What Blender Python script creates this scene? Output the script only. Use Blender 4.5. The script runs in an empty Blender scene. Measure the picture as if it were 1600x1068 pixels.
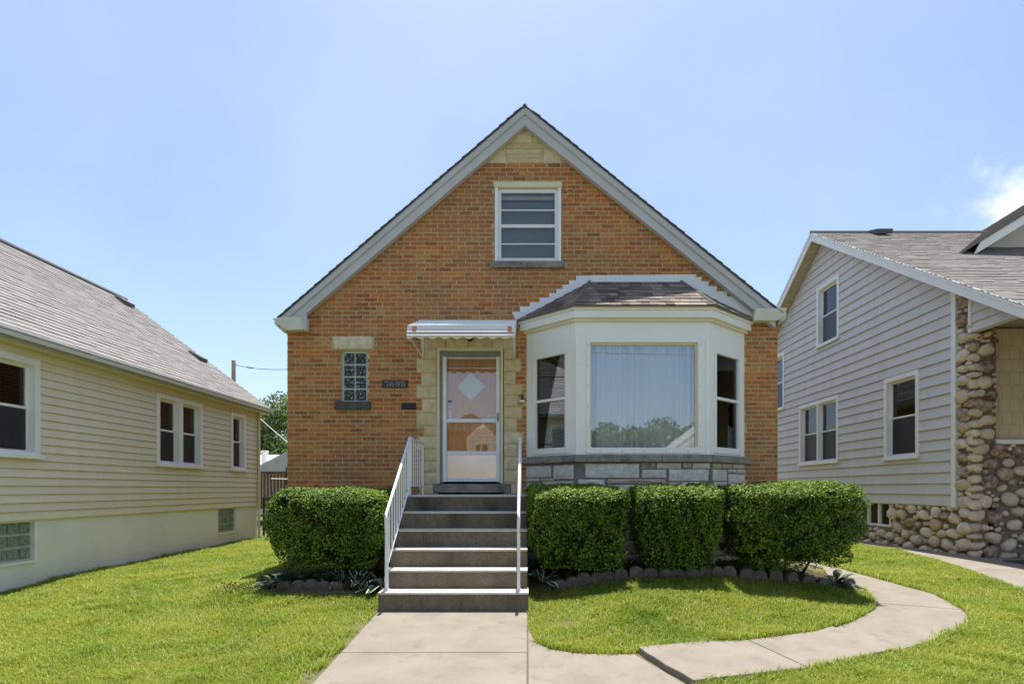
import bpy, math, random
import numpy as np
from mathutils import Vector, Matrix

random.seed(7)
rng = np.random.default_rng(7)
SC = bpy.context.scene
COL = SC.collection

# ------------------------------------------------------------------ camera, sky, sun, exposure
CAMZ = 1.39
F = 900.0
VPX, VPY = 824.0, 763.0
cd = bpy.data.cameras.new("camera")
cam = bpy.data.objects.new("camera", cd)
COL.objects.link(cam)
cam.location = (0, 0, CAMZ)
cam.rotation_euler = (math.radians(90), 0, 0)
cd.sensor_width = 36
cd.lens = 36 * F / 1600
cd.shift_x = -(VPX - 800) / 1600
cd.shift_y = (VPY - 534) / 1600
cd.clip_start = 0.05
cd.clip_end = 3000
SC.camera = cam

SUN_EL = math.radians(75.5)
world = bpy.data.worlds.new("World")
SC.world = world
world.use_nodes = True
wn, wl = world.node_tree.nodes, world.node_tree.links
wn.clear()
wout = wn.new("ShaderNodeOutputWorld")
wbg = wn.new("ShaderNodeBackground")
sky = wn.new("ShaderNodeTexSky")
sky.sky_type = 'NISHITA'
sky.sun_disc = False
sky.sun_elevation = SUN_EL
sky.sun_rotation = 0.0
sky.altitude = 200
sky.air_density = 1.0
sky.dust_density = 1.7
sky.ozone_density = 2.6
wbg.inputs['Strength'].default_value = 0.110
# thin fair-weather cloud over the whole sky + one cumulus bank low on the right
tc = wn.new("ShaderNodeTexCoord")
nz = wn.new("ShaderNodeTexNoise"); nz.inputs['Scale'].default_value = 2.2; nz.inputs['Detail'].default_value = 6
nz.inputs['Roughness'].default_value = .55
wl.new(tc.outputs['Generated'], nz.inputs['Vector'])
r1 = wn.new("ShaderNodeMapRange"); r1.inputs[1].default_value = .38; r1.inputs[2].default_value = .75
r1.inputs[3].default_value = .0; r1.inputs[4].default_value = .34
wl.new(nz.outputs['Fac'], r1.inputs[0])
cdist = wn.new("ShaderNodeVectorMath"); cdist.operation = 'DISTANCE'
cv = Vector((785, 900, 418)).normalized()
cdist.inputs[1].default_value = cv
nrm = wn.new("ShaderNodeVectorMath"); nrm.operation = 'NORMALIZE'
wl.new(tc.outputs['Generated'], nrm.inputs[0]); wl.new(nrm.outputs[0], cdist.inputs[0])
n2 = wn.new("ShaderNodeTexNoise"); n2.inputs['Scale'].default_value = 11; n2.inputs['Detail'].default_value = 8
n2.inputs['Roughness'].default_value = .6
wl.new(tc.outputs['Generated'], n2.inputs['Vector'])
sub = wn.new("ShaderNodeMath"); sub.operation = 'MULTIPLY_ADD'   # noise*.34 - dist
sub.inputs[1].default_value = .25
ng = wn.new("ShaderNodeMath"); ng.operation = 'MULTIPLY'; ng.inputs[1].default_value = -1
wl.new(cdist.outputs['Value'], ng.inputs[0]); wl.new(n2.outputs['Fac'], sub.inputs[0]); wl.new(ng.outputs[0], sub.inputs[2])
r2 = wn.new("ShaderNodeMapRange"); r2.inputs[1].default_value = .035; r2.inputs[2].default_value = .13
r2.interpolation_type = 'SMOOTHSTEP'; r2.inputs[4].default_value = .95
wl.new(sub.outputs[0], r2.inputs[0])
mx = wn.new("ShaderNodeMath"); mx.operation = 'MAXIMUM'
wl.new(r1.outputs[0], mx.inputs[0]); wl.new(r2.outputs[0], mx.inputs[1])
mixc = wn.new("ShaderNodeMix"); mixc.data_type = 'RGBA'
mixc.inputs[7].default_value = (3.5, 3.95, 4.35, 1)
wl.new(r1.outputs[0], mixc.inputs[0]); wl.new(sky.outputs[0], mixc.inputs[6])
mixd = wn.new("ShaderNodeMix"); mixd.data_type = 'RGBA'
mixd.inputs[7].default_value = (5.6, 5.7, 5.9, 1)
wl.new(r2.outputs[0], mixd.inputs[0]); wl.new(mixc.outputs[2], mixd.inputs[6])
wl.new(mixd.outputs[2], wbg.inputs['Color'])
wl.new(wbg.outputs[0], wout.inputs[0])

sd = bpy.data.lights.new("sun", 'SUN')
sun = bpy.data.objects.new("sun", sd)
COL.objects.link(sun)
sd.energy = 4.5
sd.angle = math.radians(0.55)
sd.color = (1.0, .95, .87)
sun.rotation_euler = (-(math.pi / 2 - SUN_EL), math.radians(1.0), 0)
sun.location = (0, 5, 30)

SC.view_settings.view_transform = 'Standard'
SC.view_settings.look = 'None'
SC.view_settings.exposure = 1.0
SC.view_settings.gamma = 1
SC.view_settings.use_curve_mapping = False
SC.render.engine = 'CYCLES'
SC.cycles.max_bounces = 8
SC.cycles.diffuse_bounces = 5
SC.cycles.transparent_max_bounces = 12
SC.cycles.use_denoising = True

# ------------------------------------------------------------------ helpers
YF = 9.0

def PX(px, py, Y=YF):
    return ((px - VPX) * Y / F, CAMZ + (VPY - py) * Y / F)

def smooth(a, b, x):
    t = np.clip((x - a) / (b - a), 0, 1)
    return t * t * (3 - 2 * t)

WP = {}
def wloc(o):
    v = Vector((0, 0, 0))
    while o is not None:
        v = v + o.location
        o = o.parent
    return v

def thing(name, label, cat, loc=(0, 0, 0), group=None, kind=None):
    o = bpy.data.objects.new(name, None)
    COL.objects.link(o)
    o.location = loc
    o.empty_display_size = .1
    if label: o['label'] = label
    if cat: o['category'] = cat
    if group: o['group'] = group
    if kind: o['kind'] = kind
    return o

class MB:
    def __init__(self, frame=None):
        self.v, self.f, self.t = [], [], []
        self.fr(frame)
    def fr(self, frame):
        # frame = (origin, U, W) ; points are (u, w, v): o + u U + w W + v Z
        if frame is None:
            frame = ((0, 0, 0), (1, 0, 0), (0, 1, 0))
        self.o, self.U, self.W = [np.array(a, float) for a in frame]
        self.flip = np.dot(np.cross(self.U, self.W), (0, 0, 1)) < 0
        return self
    def P(self, p):
        return tuple(self.o + p[0] * self.U + p[1] * self.W + np.array((0, 0, p[2])))
    def face(self, idx, tint=.5):
        self.f.append(tuple(reversed(idx)) if self.flip else tuple(idx)); self.t.append(tint)
    def hexa(self, pts, tint=.5):
        # 8 pts : bottom 4 ccw (seen from above), top 4
        b = len(self.v)
        self.v += [self.P(p) for p in pts]
        for q in ((3, 2, 1, 0), (4, 5, 6, 7), (0, 1, 5, 4), (1, 2, 6, 5), (2, 3, 7, 6), (3, 0, 4, 7)):
            self.face([b + i for i in q], tint)
        return self
    def box(self, u0, u1, w0, w1, v0, v1, tint=.5):
        return self.hexa([(u0, w0, v0), (u1, w0, v0), (u1, w1, v0), (u0, w1, v0),
                          (u0, w0, v1), (u1, w0, v1), (u1, w1, v1), (u0, w1, v1)], tint)
    def poly(self, uv, w0, w1, tint=.5):
        # polygon in (u,v), extruded along w
        n = len(uv); b = len(self.v)
        a = sum(uv[i][0] * uv[(i + 1) % n][1] - uv[(i + 1) % n][0] * uv[i][1] for i in range(n))
        if a < 0: uv = uv[::-1]
        lo, hi = min(w0, w1), max(w0, w1)
        self.v += [self.P((u, lo, v)) for u, v in uv] + [self.P((u, hi, v)) for u, v in uv]
        self.face([b + i for i in range(n)], tint)
        self.face([b + n + i for i in range(n)][::-1], tint)
        for i in range(n):
            j = (i + 1) % n
            self.face([b + j, b + i, b + n + i, b + n + j], tint)
        return self
    def slab(self, uw, v0, v1, tint=.5):
        # polygon in (u,w) plan, v heights (v1 may be list)
        n = len(uw); b = len(self.v)
        a = sum(uw[i][0] * uw[(i + 1) % n][1] - uw[(i + 1) % n][0] * uw[i][1] for i in range(n))
        if a < 0:
            uw = uw[::-1]
            if hasattr(v1, '__len__'): v1 = v1[::-1]
            if hasattr(v0, '__len__'): v0 = v0[::-1]
        t = v1 if hasattr(v1, '__len__') else [v1] * n
        bo = v0 if hasattr(v0, '__len__') else [v0] * n
        self.v += [self.P((uw[i][0], uw[i][1], bo[i])) for i in range(n)] + [self.P((uw[i][0], uw[i][1], t[i])) for i in range(n)]
        self.face([b + i for i in range(n)][::-1], tint)
        self.face([b + n + i for i in range(n)], tint)
        for i in range(n):
            j = (i + 1) % n
            self.face([b + i, b + j, b + n + j, b + n + i], tint)
        return self
    def tube(self, pts, r, n=8, tint=.5, r2=None):
        pts = [Vector(self.P(p)) for p in pts]
        m = len(pts)
        b = len(self.v)
        for i, p in enumerate(pts):
            d = (pts[min(i + 1, m - 1)] - pts[max(i - 1, 0)]).normalized()
            a = d.cross(Vector((0, 0, 1)) if abs(d.z) < .9 else Vector((1, 0, 0))).normalized()
            c = d.cross(a)
            rr = r if r2 is None else r + (r2 - r) * i / max(1, m - 1)
            for k in range(n):
                t = 2 * math.pi * k / n
                self.v.append(tuple(p + (a * math.cos(t) + c * math.sin(t)) * rr))
        for i in range(m - 1):
            for k in range(n):
                q = [b + i * n + k, b + i * n + (k + 1) % n, b + (i + 1) * n + (k + 1) % n, b + (i + 1) * n + k]
                self.f.append(tuple(reversed(q))); self.t.append(tint)
        self.f.append(tuple(b + k for k in range(n))); self.t.append(tint)
        self.f.append(tuple(b + (m - 1) * n + k for k in range(n))[::-1]); self.t.append(tint)
        return self
    def mesh(self, name):
        me = bpy.data.meshes.new(name)
        me.from_pydata(self.v, [], self.f)
        at = me.attributes.new('tint', 'FLOAT', 'FACE')
        at.data.foreach_set('value', np.array(self.t, np.float32))
        return me
    def build(self, name, mat, parent=None, label=None, kind=None, smooth=False, bevel=0.0, cat=None, group=None):
        me = self.mesh(name)
        return obj(name, me, mat, parent, label, kind, smooth, bevel, cat, group)

def obj(name, me, mat, parent=None, label=None, kind=None, smooth=False, bevel=0.0, cat=None, group=None):
    if not me.materials: me.materials.append(mat)
    if smooth:
        me.polygons.foreach_set('use_smooth', np.ones(len(me.polygons), bool))
    o = bpy.data.objects.new(name, me)
    COL.objects.link(o)
    if parent is not None:
        o.parent = parent
        o.location = -wloc(parent)
    if bevel:
        b = o.modifiers.new('bevel', 'BEVEL'); b.width = bevel; b.segments = 2; b.limit_method = 'ANGLE'
    if label: o['label'] = label
    if kind: o['kind'] = kind
    if cat: o['category'] = cat
    if group: o['group'] = group
    return o

def quads_mesh(name, V, nq, tint, faces=None):
    """numpy verts (n*4,3) -> quads"""
    me = bpy.data.meshes.new(name)
    n = nq
    me.vertices.add(n * 4); me.vertices.foreach_set('co', V.astype(np.float32).ravel())
    me.loops.add(n * 4); me.loops.foreach_set('vertex_index', np.arange(n * 4, dtype=np.int32))
    me.polygons.add(n); me.polygons.foreach_set('loop_start', np.arange(0, n * 4, 4, dtype=np.int32))
    at = me.attributes.new('tint', 'FLOAT', 'FACE'); at.data.foreach_set('value', tint.astype(np.float32))
    me.update(calc_edges=True)
    return me

# ---- pieces: unit meshes placed by matrix; the first 300 become parts, the rest one stuff part
class Unit:
    def __init__(self, name, verts, faces, mat, tints, smooth=False):
        self.v = np.array(verts, float); self.f = faces; self.mat = mat; self.tints = tints
        self.name = name; self.smooth = smooth; self.me = {}
    def mesh(self, k):
        if k not in self.me:
            me = bpy.data.meshes.new(self.name)
            me.from_pydata([tuple(p) for p in self.v], [], self.f)
            at = me.attributes.new('tint', 'FLOAT', 'FACE'); at.data.foreach_set('value', np.full(len(self.f), self.tints[k], np.float32))
            if self.smooth: me.polygons.foreach_set('use_smooth', np.ones(len(self.f), bool))
            me.materials.append(self.mat)
            self.me[k] = me
        return self.me[k]

def emit(name, rest_name, pieces, parent, nmax=300, key=None):
    """pieces: list of (unit, matrix, tint index)"""
    if key is None:
        key = lambda p: (p[1].translation - Vector((0, 0, CAMZ))).length
    pieces = sorted(pieces, key=key)
    off = Matrix.Translation(-wloc(parent))
    for un, m, k in pieces[:nmax]:
        o = bpy.data.objects.new(name, un.mesh(k))
        COL.objects.link(o); o.parent = parent
        o.matrix_basis = off @ m
    rest = pieces[nmax:]
    if rest:
        V, Fc, T = [], [], []
        b = 0
        for un, m, k in rest:
            A = np.array(m)
            V.append(un.v @ A[:3, :3].T + A[:3, 3])
            neg = np.linalg.det(A[:3, :3]) < 0
            for f in un.f:
                q = [b + i for i in f]
                Fc.append(q[::-1] if neg else q); T.append(un.tints[k])
            b += len(un.v)
        me = bpy.data.meshes.new(rest_name)
        me.from_pydata(np.concatenate(V).tolist(), [], Fc)
        at = me.attributes.new('tint', 'FLOAT', 'FACE'); at.data.foreach_set('value', np.array(T, np.float32))
        obj(rest_name, me, rest[0][0].mat, parent, kind='stuff', smooth=rest[0][0].smooth)

def mat_from(o, U, W, V):
    m = Matrix.Identity(4)
    for i in range(3):
        m[i][0], m[i][1], m[i][2], m[i][3] = U[i], W[i], V[i], o[i]
    return m

# ------------------------------------------------------------------ materials
def M(name, c1, c2=None, scale=4.0, rough=.75, bump=0.0, bscale=60.0, tints=None, metal=0.0, spec=.4,
      speck=0.0, sscale=180.0, trans=None, c3=None, c3scale=1.2, c3lo=.5, c3hi=.75, stretch=None, wave=None):
    m = bpy.data.materials.new(name); m.use_nodes = True
    n, l = m.node_tree.nodes, m.node_tree.links
    p = n['Principled BSDF']
    geo = n.new("ShaderNodeNewGeometry")
    vec = geo.outputs['Position']
    if stretch:
        mp = n.new("ShaderNodeMapping"); mp.inputs['Scale'].default_value = stretch
        l.new(vec, mp.inputs[0]); vec = mp.outputs[0]
    def noise(s, d=4, r=.55):
        t = n.new("ShaderNodeTexNoise"); t.inputs['Scale'].default_value = s; t.inputs['Detail'].default_value = d
        t.inputs['Roughness'].default_value = r
        l.new(vec, t.inputs['Vector']); return t.outputs['Fac']
    def rgb(c):
        q = n.new("ShaderNodeRGB"); q.outputs[0].default_value = (*c, 1); return q.outputs[0]
    def mix(f, a, b, mode='MIX'):
        q = n.new("ShaderNodeMix"); q.data_type = 'RGBA'; q.blend_type = mode
        if isinstance(f, float): q.inputs[0].default_value = f
        else: l.new(f, q.inputs[0])
        l.new(a, q.inputs[6]); l.new(b, q.inputs[7]); return q.outputs[2]
    def rng_(f, a, b, c=0., d=1.):
        q = n.new("ShaderNodeMapRange"); l.new(f, q.inputs[0])
        for i, x in enumerate((a, b, c, d)): q.inputs[i + 1].default_value = x
        return q.outputs[0]
    if tints:
        at = n.new("ShaderNodeAttribute"); at.attribute_name = 'tint'
        ra = n.new("ShaderNodeValToRGB"); l.new(at.outputs['Fac'], ra.inputs[0])
        el = ra.color_ramp.elements
        while len(el) < len(tints): el.new(.5)
        for i, c in enumerate(tints):
            el[i].position = i / (len(tints) - 1); el[i].color = (*c, 1)
        col = ra.outputs[0]
    else:
        col = rgb(c1)
    if c2: col = mix(rng_(noise(scale, 6), .35, .68), col, rgb(c2))
    if c3: col = mix(rng_(noise(c3scale, 5, .65), c3lo, c3hi), col, rgb(c3))
    if speck:
        v = rng_(noise(sscale, 2), .3, .7, 1 - speck, 1 + speck)
        q = n.new("ShaderNodeVectorMath"); q.operation = 'SCALE'; l.new(col, q.inputs[0]); l.new(v, q.inputs['Scale']); col = q.outputs[0]
    l.new(col, p.inputs['Base Color'])
    p.inputs['Roughness'].default_value = rough
    p.inputs['Metallic'].default_value = metal
    p.inputs['Specular IOR Level'].default_value = spec
    if bump:
        b = n.new("ShaderNodeBump"); b.inputs['Strength'].default_value = 1; b.inputs['Distance'].default_value = bump
        l.new(noise(bscale, 5, .6), b.inputs['Height']); l.new(b.outputs[0], p.inputs['Normal'])
    if trans is not None:
        tr = n.new("ShaderNodeBsdfTranslucent"); ms = n.new("ShaderNodeMixShader"); ms.inputs[0].default_value = trans
        l.new(col, tr.inputs[0]); l.new(p.outputs[0], ms.inputs[1]); l.new(tr.outputs[0], ms.inputs[2])
        l.new(ms.outputs[0], n['Material Output'].inputs[0])
    return m

def glass(name, refl=.12, tint=(.9, .93, .93), rough=0.0, wav=0.0, bscale=3.0):
    m = bpy.data.materials.new(name); m.use_nodes = True
    n, l = m.node_tree.nodes, m.node_tree.links
    n.clear()
    out = n.new("ShaderNodeOutputMaterial")
    tr = n.new("ShaderNodeBsdfTransparent"); tr.inputs[0].default_value = (*tint, 1)
    gl = n.new("ShaderNodeBsdfGlossy"); gl.inputs['Roughness'].default_value = rough; gl.inputs['Color'].default_value = (.95, .97, 1, 1)
    lw = n.new("ShaderNodeFresnel"); lw.inputs[0].default_value = 1.5
    mr = n.new("ShaderNodeMapRange"); mr.inputs[1].default_value = .04; mr.inputs[2].default_value = 1
    mr.inputs[3].default_value = refl; mr.inputs[4].default_value = 1
    l.new(lw.outputs[0], mr.inputs[0])
    mx = n.new("ShaderNodeMixShader")
    l.new(mr.outputs[0], mx.inputs[0]); l.new(tr.outputs[0], mx.inputs[1]); l.new(gl.outputs[0], mx.inputs[2])
    if wav:
        geo = n.new("ShaderNodeNewGeometry"); t = n.new("ShaderNodeTexNoise"); t.inputs['Scale'].default_value = bscale
        l.new(geo.outputs['Position'], t.inputs['Vector'])
        b = n.new("ShaderNodeBump"); b.inputs['Distance'].default_value = wav; b.inputs['Strength'].default_value = 1
        l.new(t.outputs['Fac'], b.inputs['Height']); l.new(b.outputs[0], gl.inputs['Normal'])
    l.new(mx.outputs[0], out.inputs[0])
    return m

m_brick = M("brick", (.4, .15, .05), tints=[(.17, .055, .02), (.32, .095, .024), (.44, .145, .030), (.51, .185, .036), (.55, .235, .048), (.55, .31, .085)],
            c2=(.50, .18, .055), scale=30, bump=.004, bscale=140, speck=.32, sscale=130, rough=.85, c3=(.24, .135, .075), c3scale=1.3, c3lo=.42, c3hi=.85)
m_mortar = M("mortar", (.58, .47, .27), (.46, .37, .21), scale=6, bump=.003, bscale=120, speck=.15, rough=.95)
m_lime = M("limestone", (.5, .43, .28), tints=[(.55, .36, .16), (.66, .52, .29), (.72, .60, .38), (.75, .66, .48)], c2=(.58, .45, .24), scale=9,
           bump=.016, bscale=32, speck=.16, rough=.9)
m_gstone = M("grey_stone", (.5, .48, .44), tints=[(.22, .18, .13), (.48, .31, .19), (.58, .44, .22), (.64, .57, .47), (.75, .69, .59), (.83, .78, .68)],
             c2=(.58, .52, .43), scale=10, bump=.016, bscale=38, speck=.12, rough=.9)
m_gmortar = M("dark_mortar", (.25, .22, .18), (.17, .15, .12), scale=8, rough=.95, bump=.004)
m_sill = M("sill_concrete", (.34, .30, .245), (.22, .195, .16), scale=5, rough=.9, bump=.003, speck=.2, c3=(.07, .065, .06), c3scale=4)
m_darksill = M("dark_sill", (.12, .105, .09), (.065, .058, .05), scale=9, rough=.9, bump=.003, speck=.2)
m_white = M("white_paint", (.87, .85, .79), (.83, .81, .75), scale=2.5, rough=.45, bump=.0006, bscale=30)
m_whitemetal = M("white_metal", (.8, .8, .79), (.72, .72, .71), scale=3, rough=.35, c3=(.6, .58, .54), c3scale=6, c3lo=.62, c3hi=.8)
m_cream = M("cream_paint", (.74, .66, .44), (.67, .59, .38), scale=3, rough=.5)
m_fascia = M("grey_fascia", (.54, .53, .51), (.48, .47, .455), scale=2, rough=.45)
m_gutter = M("gutter_cream", (.70, .67, .56), (.6, .57, .42), scale=3, rough=.45)
m_alum = M("aluminium", (.72, .73, .75), (.62, .63, .65), scale=3, rough=.28, metal=.85)
m_kick = M("kick_plate", (.85, .82, .78), (.75, .73, .7), scale=2, rough=.22, metal=.95, bump=.002, bscale=4)
m_frame_grey = M("grey_door_frame", (.26, .27, .25), (.2, .21, .19), scale=6, rough=.55)
m_wood = M("door_wood", (.86, .42, .12), (.68, .28, .06), scale=3, stretch=(14, 14, 1.2), rough=.45)
m_dark = M("dark_interior", (.015, .016, .018), rough=.9)  # plates behind the panes; the unlit room's darkness is put into this colour
m_curtain = M("sheer_curtain", (.90, .90, .90), (.82, .83, .85), scale=2, stretch=(6, 6, .4), rough=.9, trans=.2)
m_curtain2 = M("grey_curtain", (.32, .33, .33), (.25, .26, .26), scale=2, rough=.9)
m_blind = M("blind_slats", (.46, .45, .41), rough=.6)
m_blind2 = M("dark_blind", (.5, .5, .47), rough=.6)
m_glass = glass("window_glass", .055)
m_screen = glass("insect_screen", .02, tint=(.32, .34, .36), rough=.5)
m_glass_big = glass("picture_glass", .14, tint=(.97, .98, .98), wav=.0006, bscale=1.6)
m_glass_door = glass("storm_door_glass", .09, tint=(.97, .97, .96), wav=.0008, bscale=2.5)
m_black = M("black_iron", (.018, .018, .018), rough=.4)
m_plaque = M("plaque", (.03, .028, .025), (.06, .055, .05), scale=30, rough=.5)
m_digit = M("plaque_digits", (.36, .33, .25), (.12, .11, .08), scale=40, rough=.5)
m_conc = M("walk_concrete", (.235, .205, .168), (.19, .166, .135), scale=2.6, rough=.92, bump=.003, bscale=160, speck=.2, sscale=220, c3=(.13, .112, .09), c3scale=4.5, c3lo=.55, c3hi=.85)
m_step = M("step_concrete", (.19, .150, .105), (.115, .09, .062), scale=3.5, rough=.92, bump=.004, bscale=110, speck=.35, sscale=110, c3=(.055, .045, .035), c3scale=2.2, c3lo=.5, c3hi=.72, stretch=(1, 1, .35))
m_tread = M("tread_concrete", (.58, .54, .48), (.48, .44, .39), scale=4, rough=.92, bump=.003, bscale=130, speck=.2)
m_soil = M("soil", (.040, .029, .019), (.075, .055, .033), scale=7, rough=1, bump=.02, bscale=30, speck=.3, sscale=60)
m_ground = M("turf_ground", (.10, .12, .035), (.14, .12, .06), scale=2.2, rough=1, bump=.02, bscale=40, speck=.3, sscale=70, c3=(.13, .10, .065), c3scale=.8, c3lo=.62, c3hi=.8)
m_grass = M("grass_blades", (.12, .18, .03), tints=[(.09, .16, .012), (.165, .27, .017), (.235, .335, .025), (.31, .385, .045), (.42, .37, .15)],
            rough=.5, spec=.3, trans=.45, c2=(.34, .38, .05), scale=1.1)
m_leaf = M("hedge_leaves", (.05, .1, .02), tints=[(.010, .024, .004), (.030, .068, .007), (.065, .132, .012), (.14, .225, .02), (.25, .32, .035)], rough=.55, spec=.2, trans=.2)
m_twig = M("twig", (.13, .085, .05), (.07, .05, .035), scale=20, rough=.9)
m_bark = M("bark", (.10, .08, .06), (.055, .045, .035), scale=9, rough=.95, bump=.03, bscale=20)
m_tleaf = M("tree_leaves", (.06, .11, .02), tints=[(.05, .09, .018), (.09, .15, .03), (.15, .22, .045), (.2, .27, .07)], rough=.5, trans=.35)
m_hosta = M("hosta_leaf", (.03, .07, .03), tints=[(.02, .05, .03), (.035, .08, .03), (.045, .095, .03)], rough=.4)
m_hostaw = M("hosta_margin", (.6, .62, .5), rough=.5)
m_roofL = M("left_shingle", (.3, .26, .23), tints=[(.200, .188, .179), (.216, .203, .193), (.229, .216, .205), (.245, .231, .22)], speck=.3, sscale=90, rough=.95, bump=.003, bscale=160)
m_roofR = M("right_shingle", (.3, .27, .23), tints=[(.175, .163, .149), (.197, .183, .168), (.217, .202, .185), (.245, .228, .21)], speck=.3, sscale=90, rough=.95, bump=.003, bscale=160)
m_roofB = M("brown_shingle", (.2, .15, .11), tints=[(.10, .082, .066), (.155, .127, .105), (.21, .172, .142), (.285, .232, .19)], speck=.35, sscale=120, rough=.95, bump=.003, bscale=160)
m_roofM = M("main_shingle", (.12, .11, .105), tints=[(.07, .065, .06), (.11, .10, .095), (.15, .14, .13)], speck=.3, rough=.95)
m_sidL = M("cream_siding", (.56, .48, .31), tints=[(.76, .675, .47), (.79, .70, .49), (.81, .72, .505)], rough=.55, speck=.03, sscale=30, c2=(.74, .65, .45), scale=1.6, stretch=(2.5, 2.5, .35))
m_sidR = M("taupe_siding", (.42, .37, .32), tints=[(.63, .595, .545), (.66, .62, .57), (.685, .645, .592)], rough=.55, speck=.03, sscale=30, c2=(.61, .575, .525), scale=1.6, stretch=(2.5, 2.5, .35))
m_found = M("render_foundation", (.83, .80, .70), (.79, .76, .66), scale=2, rough=.85, bump=.001, bscale=60, c3=(.72, .69, .60), c3scale=.9)
m_foundwhite = m_white
m_block = M("glass_block", (.10, .135, .11), (.30, .36, .31), scale=26, rough=.07, spec=.9, bump=.012, bscale=34)
m_blockdark = M("dark_glass_block", (.010, .012, .012), (.05, .06, .055), scale=34, c3=(.55, .6, .58), c3scale=30, c3lo=.54, c3hi=.66, rough=.2, spec=.3, bump=.014, bscale=38)  # pale squiggles are glass highlights painted into the colour
m_joint = M("white_joint", (.62, .62, .55), rough=.8)
m_cob = M("cobblestone", (.4, .3, .2), tints=[(.13, .05, .05), (.20, .11, .08), (.34, .21, .13), (.63, .45, .27), (.75, .57, .37), (.83, .69, .49), (.72, .64, .52), (.57, .47, .36)],
          c2=(.56, .44, .31), scale=11, bump=.004, bscale=50, speck=.18, sscale=70, rough=.75)
m_cobmort = M("cobble_mortar", (.27, .22, .165), (.18, .145, .105), scale=14, rough=1, bump=.01, bscale=60)
m_soffit = M("tan_soffit", (.50, .40, .29), rough=.6, c2=(.46, .37, .27), scale=3)
m_redwood = M("porch_ceiling", (.30, .09, .03), (.22, .06, .02), scale=4, rough=.5, stretch=(1, 8, 1))
m_tanpanel = M("tan_shakes", (.70, .60, .42), (.62, .52, .35), scale=4, rough=.8)
m_deck = M("deck_wood", (.12, .085, .06), (.08, .055, .04), scale=6, rough=.85)
m_groof = M("pale_roof", (.5, .5, .48), (.42, .42, .4), scale=2, rough=.8)
m_pole = M("pole_wood", (.09, .07, .055), (.06, .045, .035), scale=4, rough=.9)
m_wire = M("wire", (.05, .05, .05), rough=.6)
m_wirew = M("pale_wire", (.55, .55, .55), rough=.6)
m_asphalt = M("asphalt", (.05, .05, .052), (.065, .064, .062), scale=.8, rough=.95, speck=.2)
m_edge = M("edging_stone", (.15, .125, .105), (.09, .075, .06), scale=14, rough=.95, bump=.006, bscale=60, speck=.2)
m_timber = M("timber", (.13, .10, .075), (.08, .06, .045), scale=8, rough=.95)
m_vent = M("roof_vent", (.10, .09, .08), rough=.7)
m_mat = M("door_mat", (.03, .03, .03), rough=1)
m_rust = M("rust", (.5, .22, .09), rough=.8)
m_sticker = M("sticker", (.7, .72, .75), rough=.5)
m_bluest = M("blue_sticker", (.05, .09, .3), rough=.5)

# ------------------------------------------------------------------ terrain
def inv(px, py, lift=0.0):
    """pixel -> ground plane of the front yard z=.047*(Y-6.5)"""
    Y = (CAMZ + .3055 - lift) / ((py - VPY) / F + .047)
    return ((px - VPX) * Y / F, Y)

inner_px = [(825, 957), (825, 985), (836, 1003), (860, 1014), (905, 1021), (990, 1022), (1100, 1006), (1178, 999), (1275, 987), (1334, 970), (1366, 953),
            (1371, 943), (1360, 928), (1334, 920), (1310, 908), (1292, 896), (1284, 884)]
outer_px = [(1075, 1068), (1259, 1043), (1330, 1030), (1400, 1016), (1450, 1002), (1486, 987), (1508, 974), (1514, 964), (1504, 952), (1459, 928), (1397, 911), (1331, 893), (1303, 885)]
inner = [inv(*p) for p in inner_px]
outer = [inv(*p) for p in outer_px]
inner.append((inner[-1][0] + .02, 14.0)); outer.append((outer[-1][0] + .25, 14.0))

def seg_dist(X, Y, pts):
    d = np.full(X.shape, 1e9)
    for (ax, ay), (bx, by) in zip(pts[:-1], pts[1:]):
        vx, vy = bx - ax, by - ay
        t = np.clip(((X - ax) * vx + (Y - ay) * vy) / (vx * vx + vy * vy + 1e-9), 0, 1)
        d = np.minimum(d, np.hypot(X - ax - t * vx, Y - ay - t * vy))
    return d

def pip(X, Y, poly):
    c = np.zeros(X.shape, bool)
    n = len(poly)
    for i in range(n):
        (x1, y1), (x2, y2) = poly[i], poly[(i + 1) % n]
        if y1 == y2: continue
        k = ((y1 > Y) != (y2 > Y)) & (X < (x2 - x1) * (Y - y1) / (y2 - y1) + x1)
        c ^= k
    return c

lawn_poly = inner + [(3.9, 14.0), (3.9, 9.0), (0.0, 9.0), (0.0, 6.5)]
bedR_line = [(.02, 7.20), (.25, 7.22), (.55, 7.28), (1.0, 7.36), (1.5, 7.40), (2.0, 7.40), (2.5, 7.40), (3.0, 7.40), (3.5, 7.47), (3.9, 7.58), (4.2, 7.72), (4.42, 7.86)]
bedR_poly = bedR_line + [(4.55, 8.5), (4.5, 9.3), (0, 9.3)]
bedL_poly = [(-1.66, 7.12), (-2.3, 7.1), (-3.0, 7.12), (-3.42, 7.2), (-3.62, 7.5), (-3.75, 8.2), (-3.78, 9.2), (-1.66, 9.2)]
sidewalk_edge = [(7.42, 20), (7.40, 14), (7.22, 11.6), (6.98, 9.9), (6.40, 7.5), (5.9, 6.2), (5.6, 5.0), (5.4, 3.0)]

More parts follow.
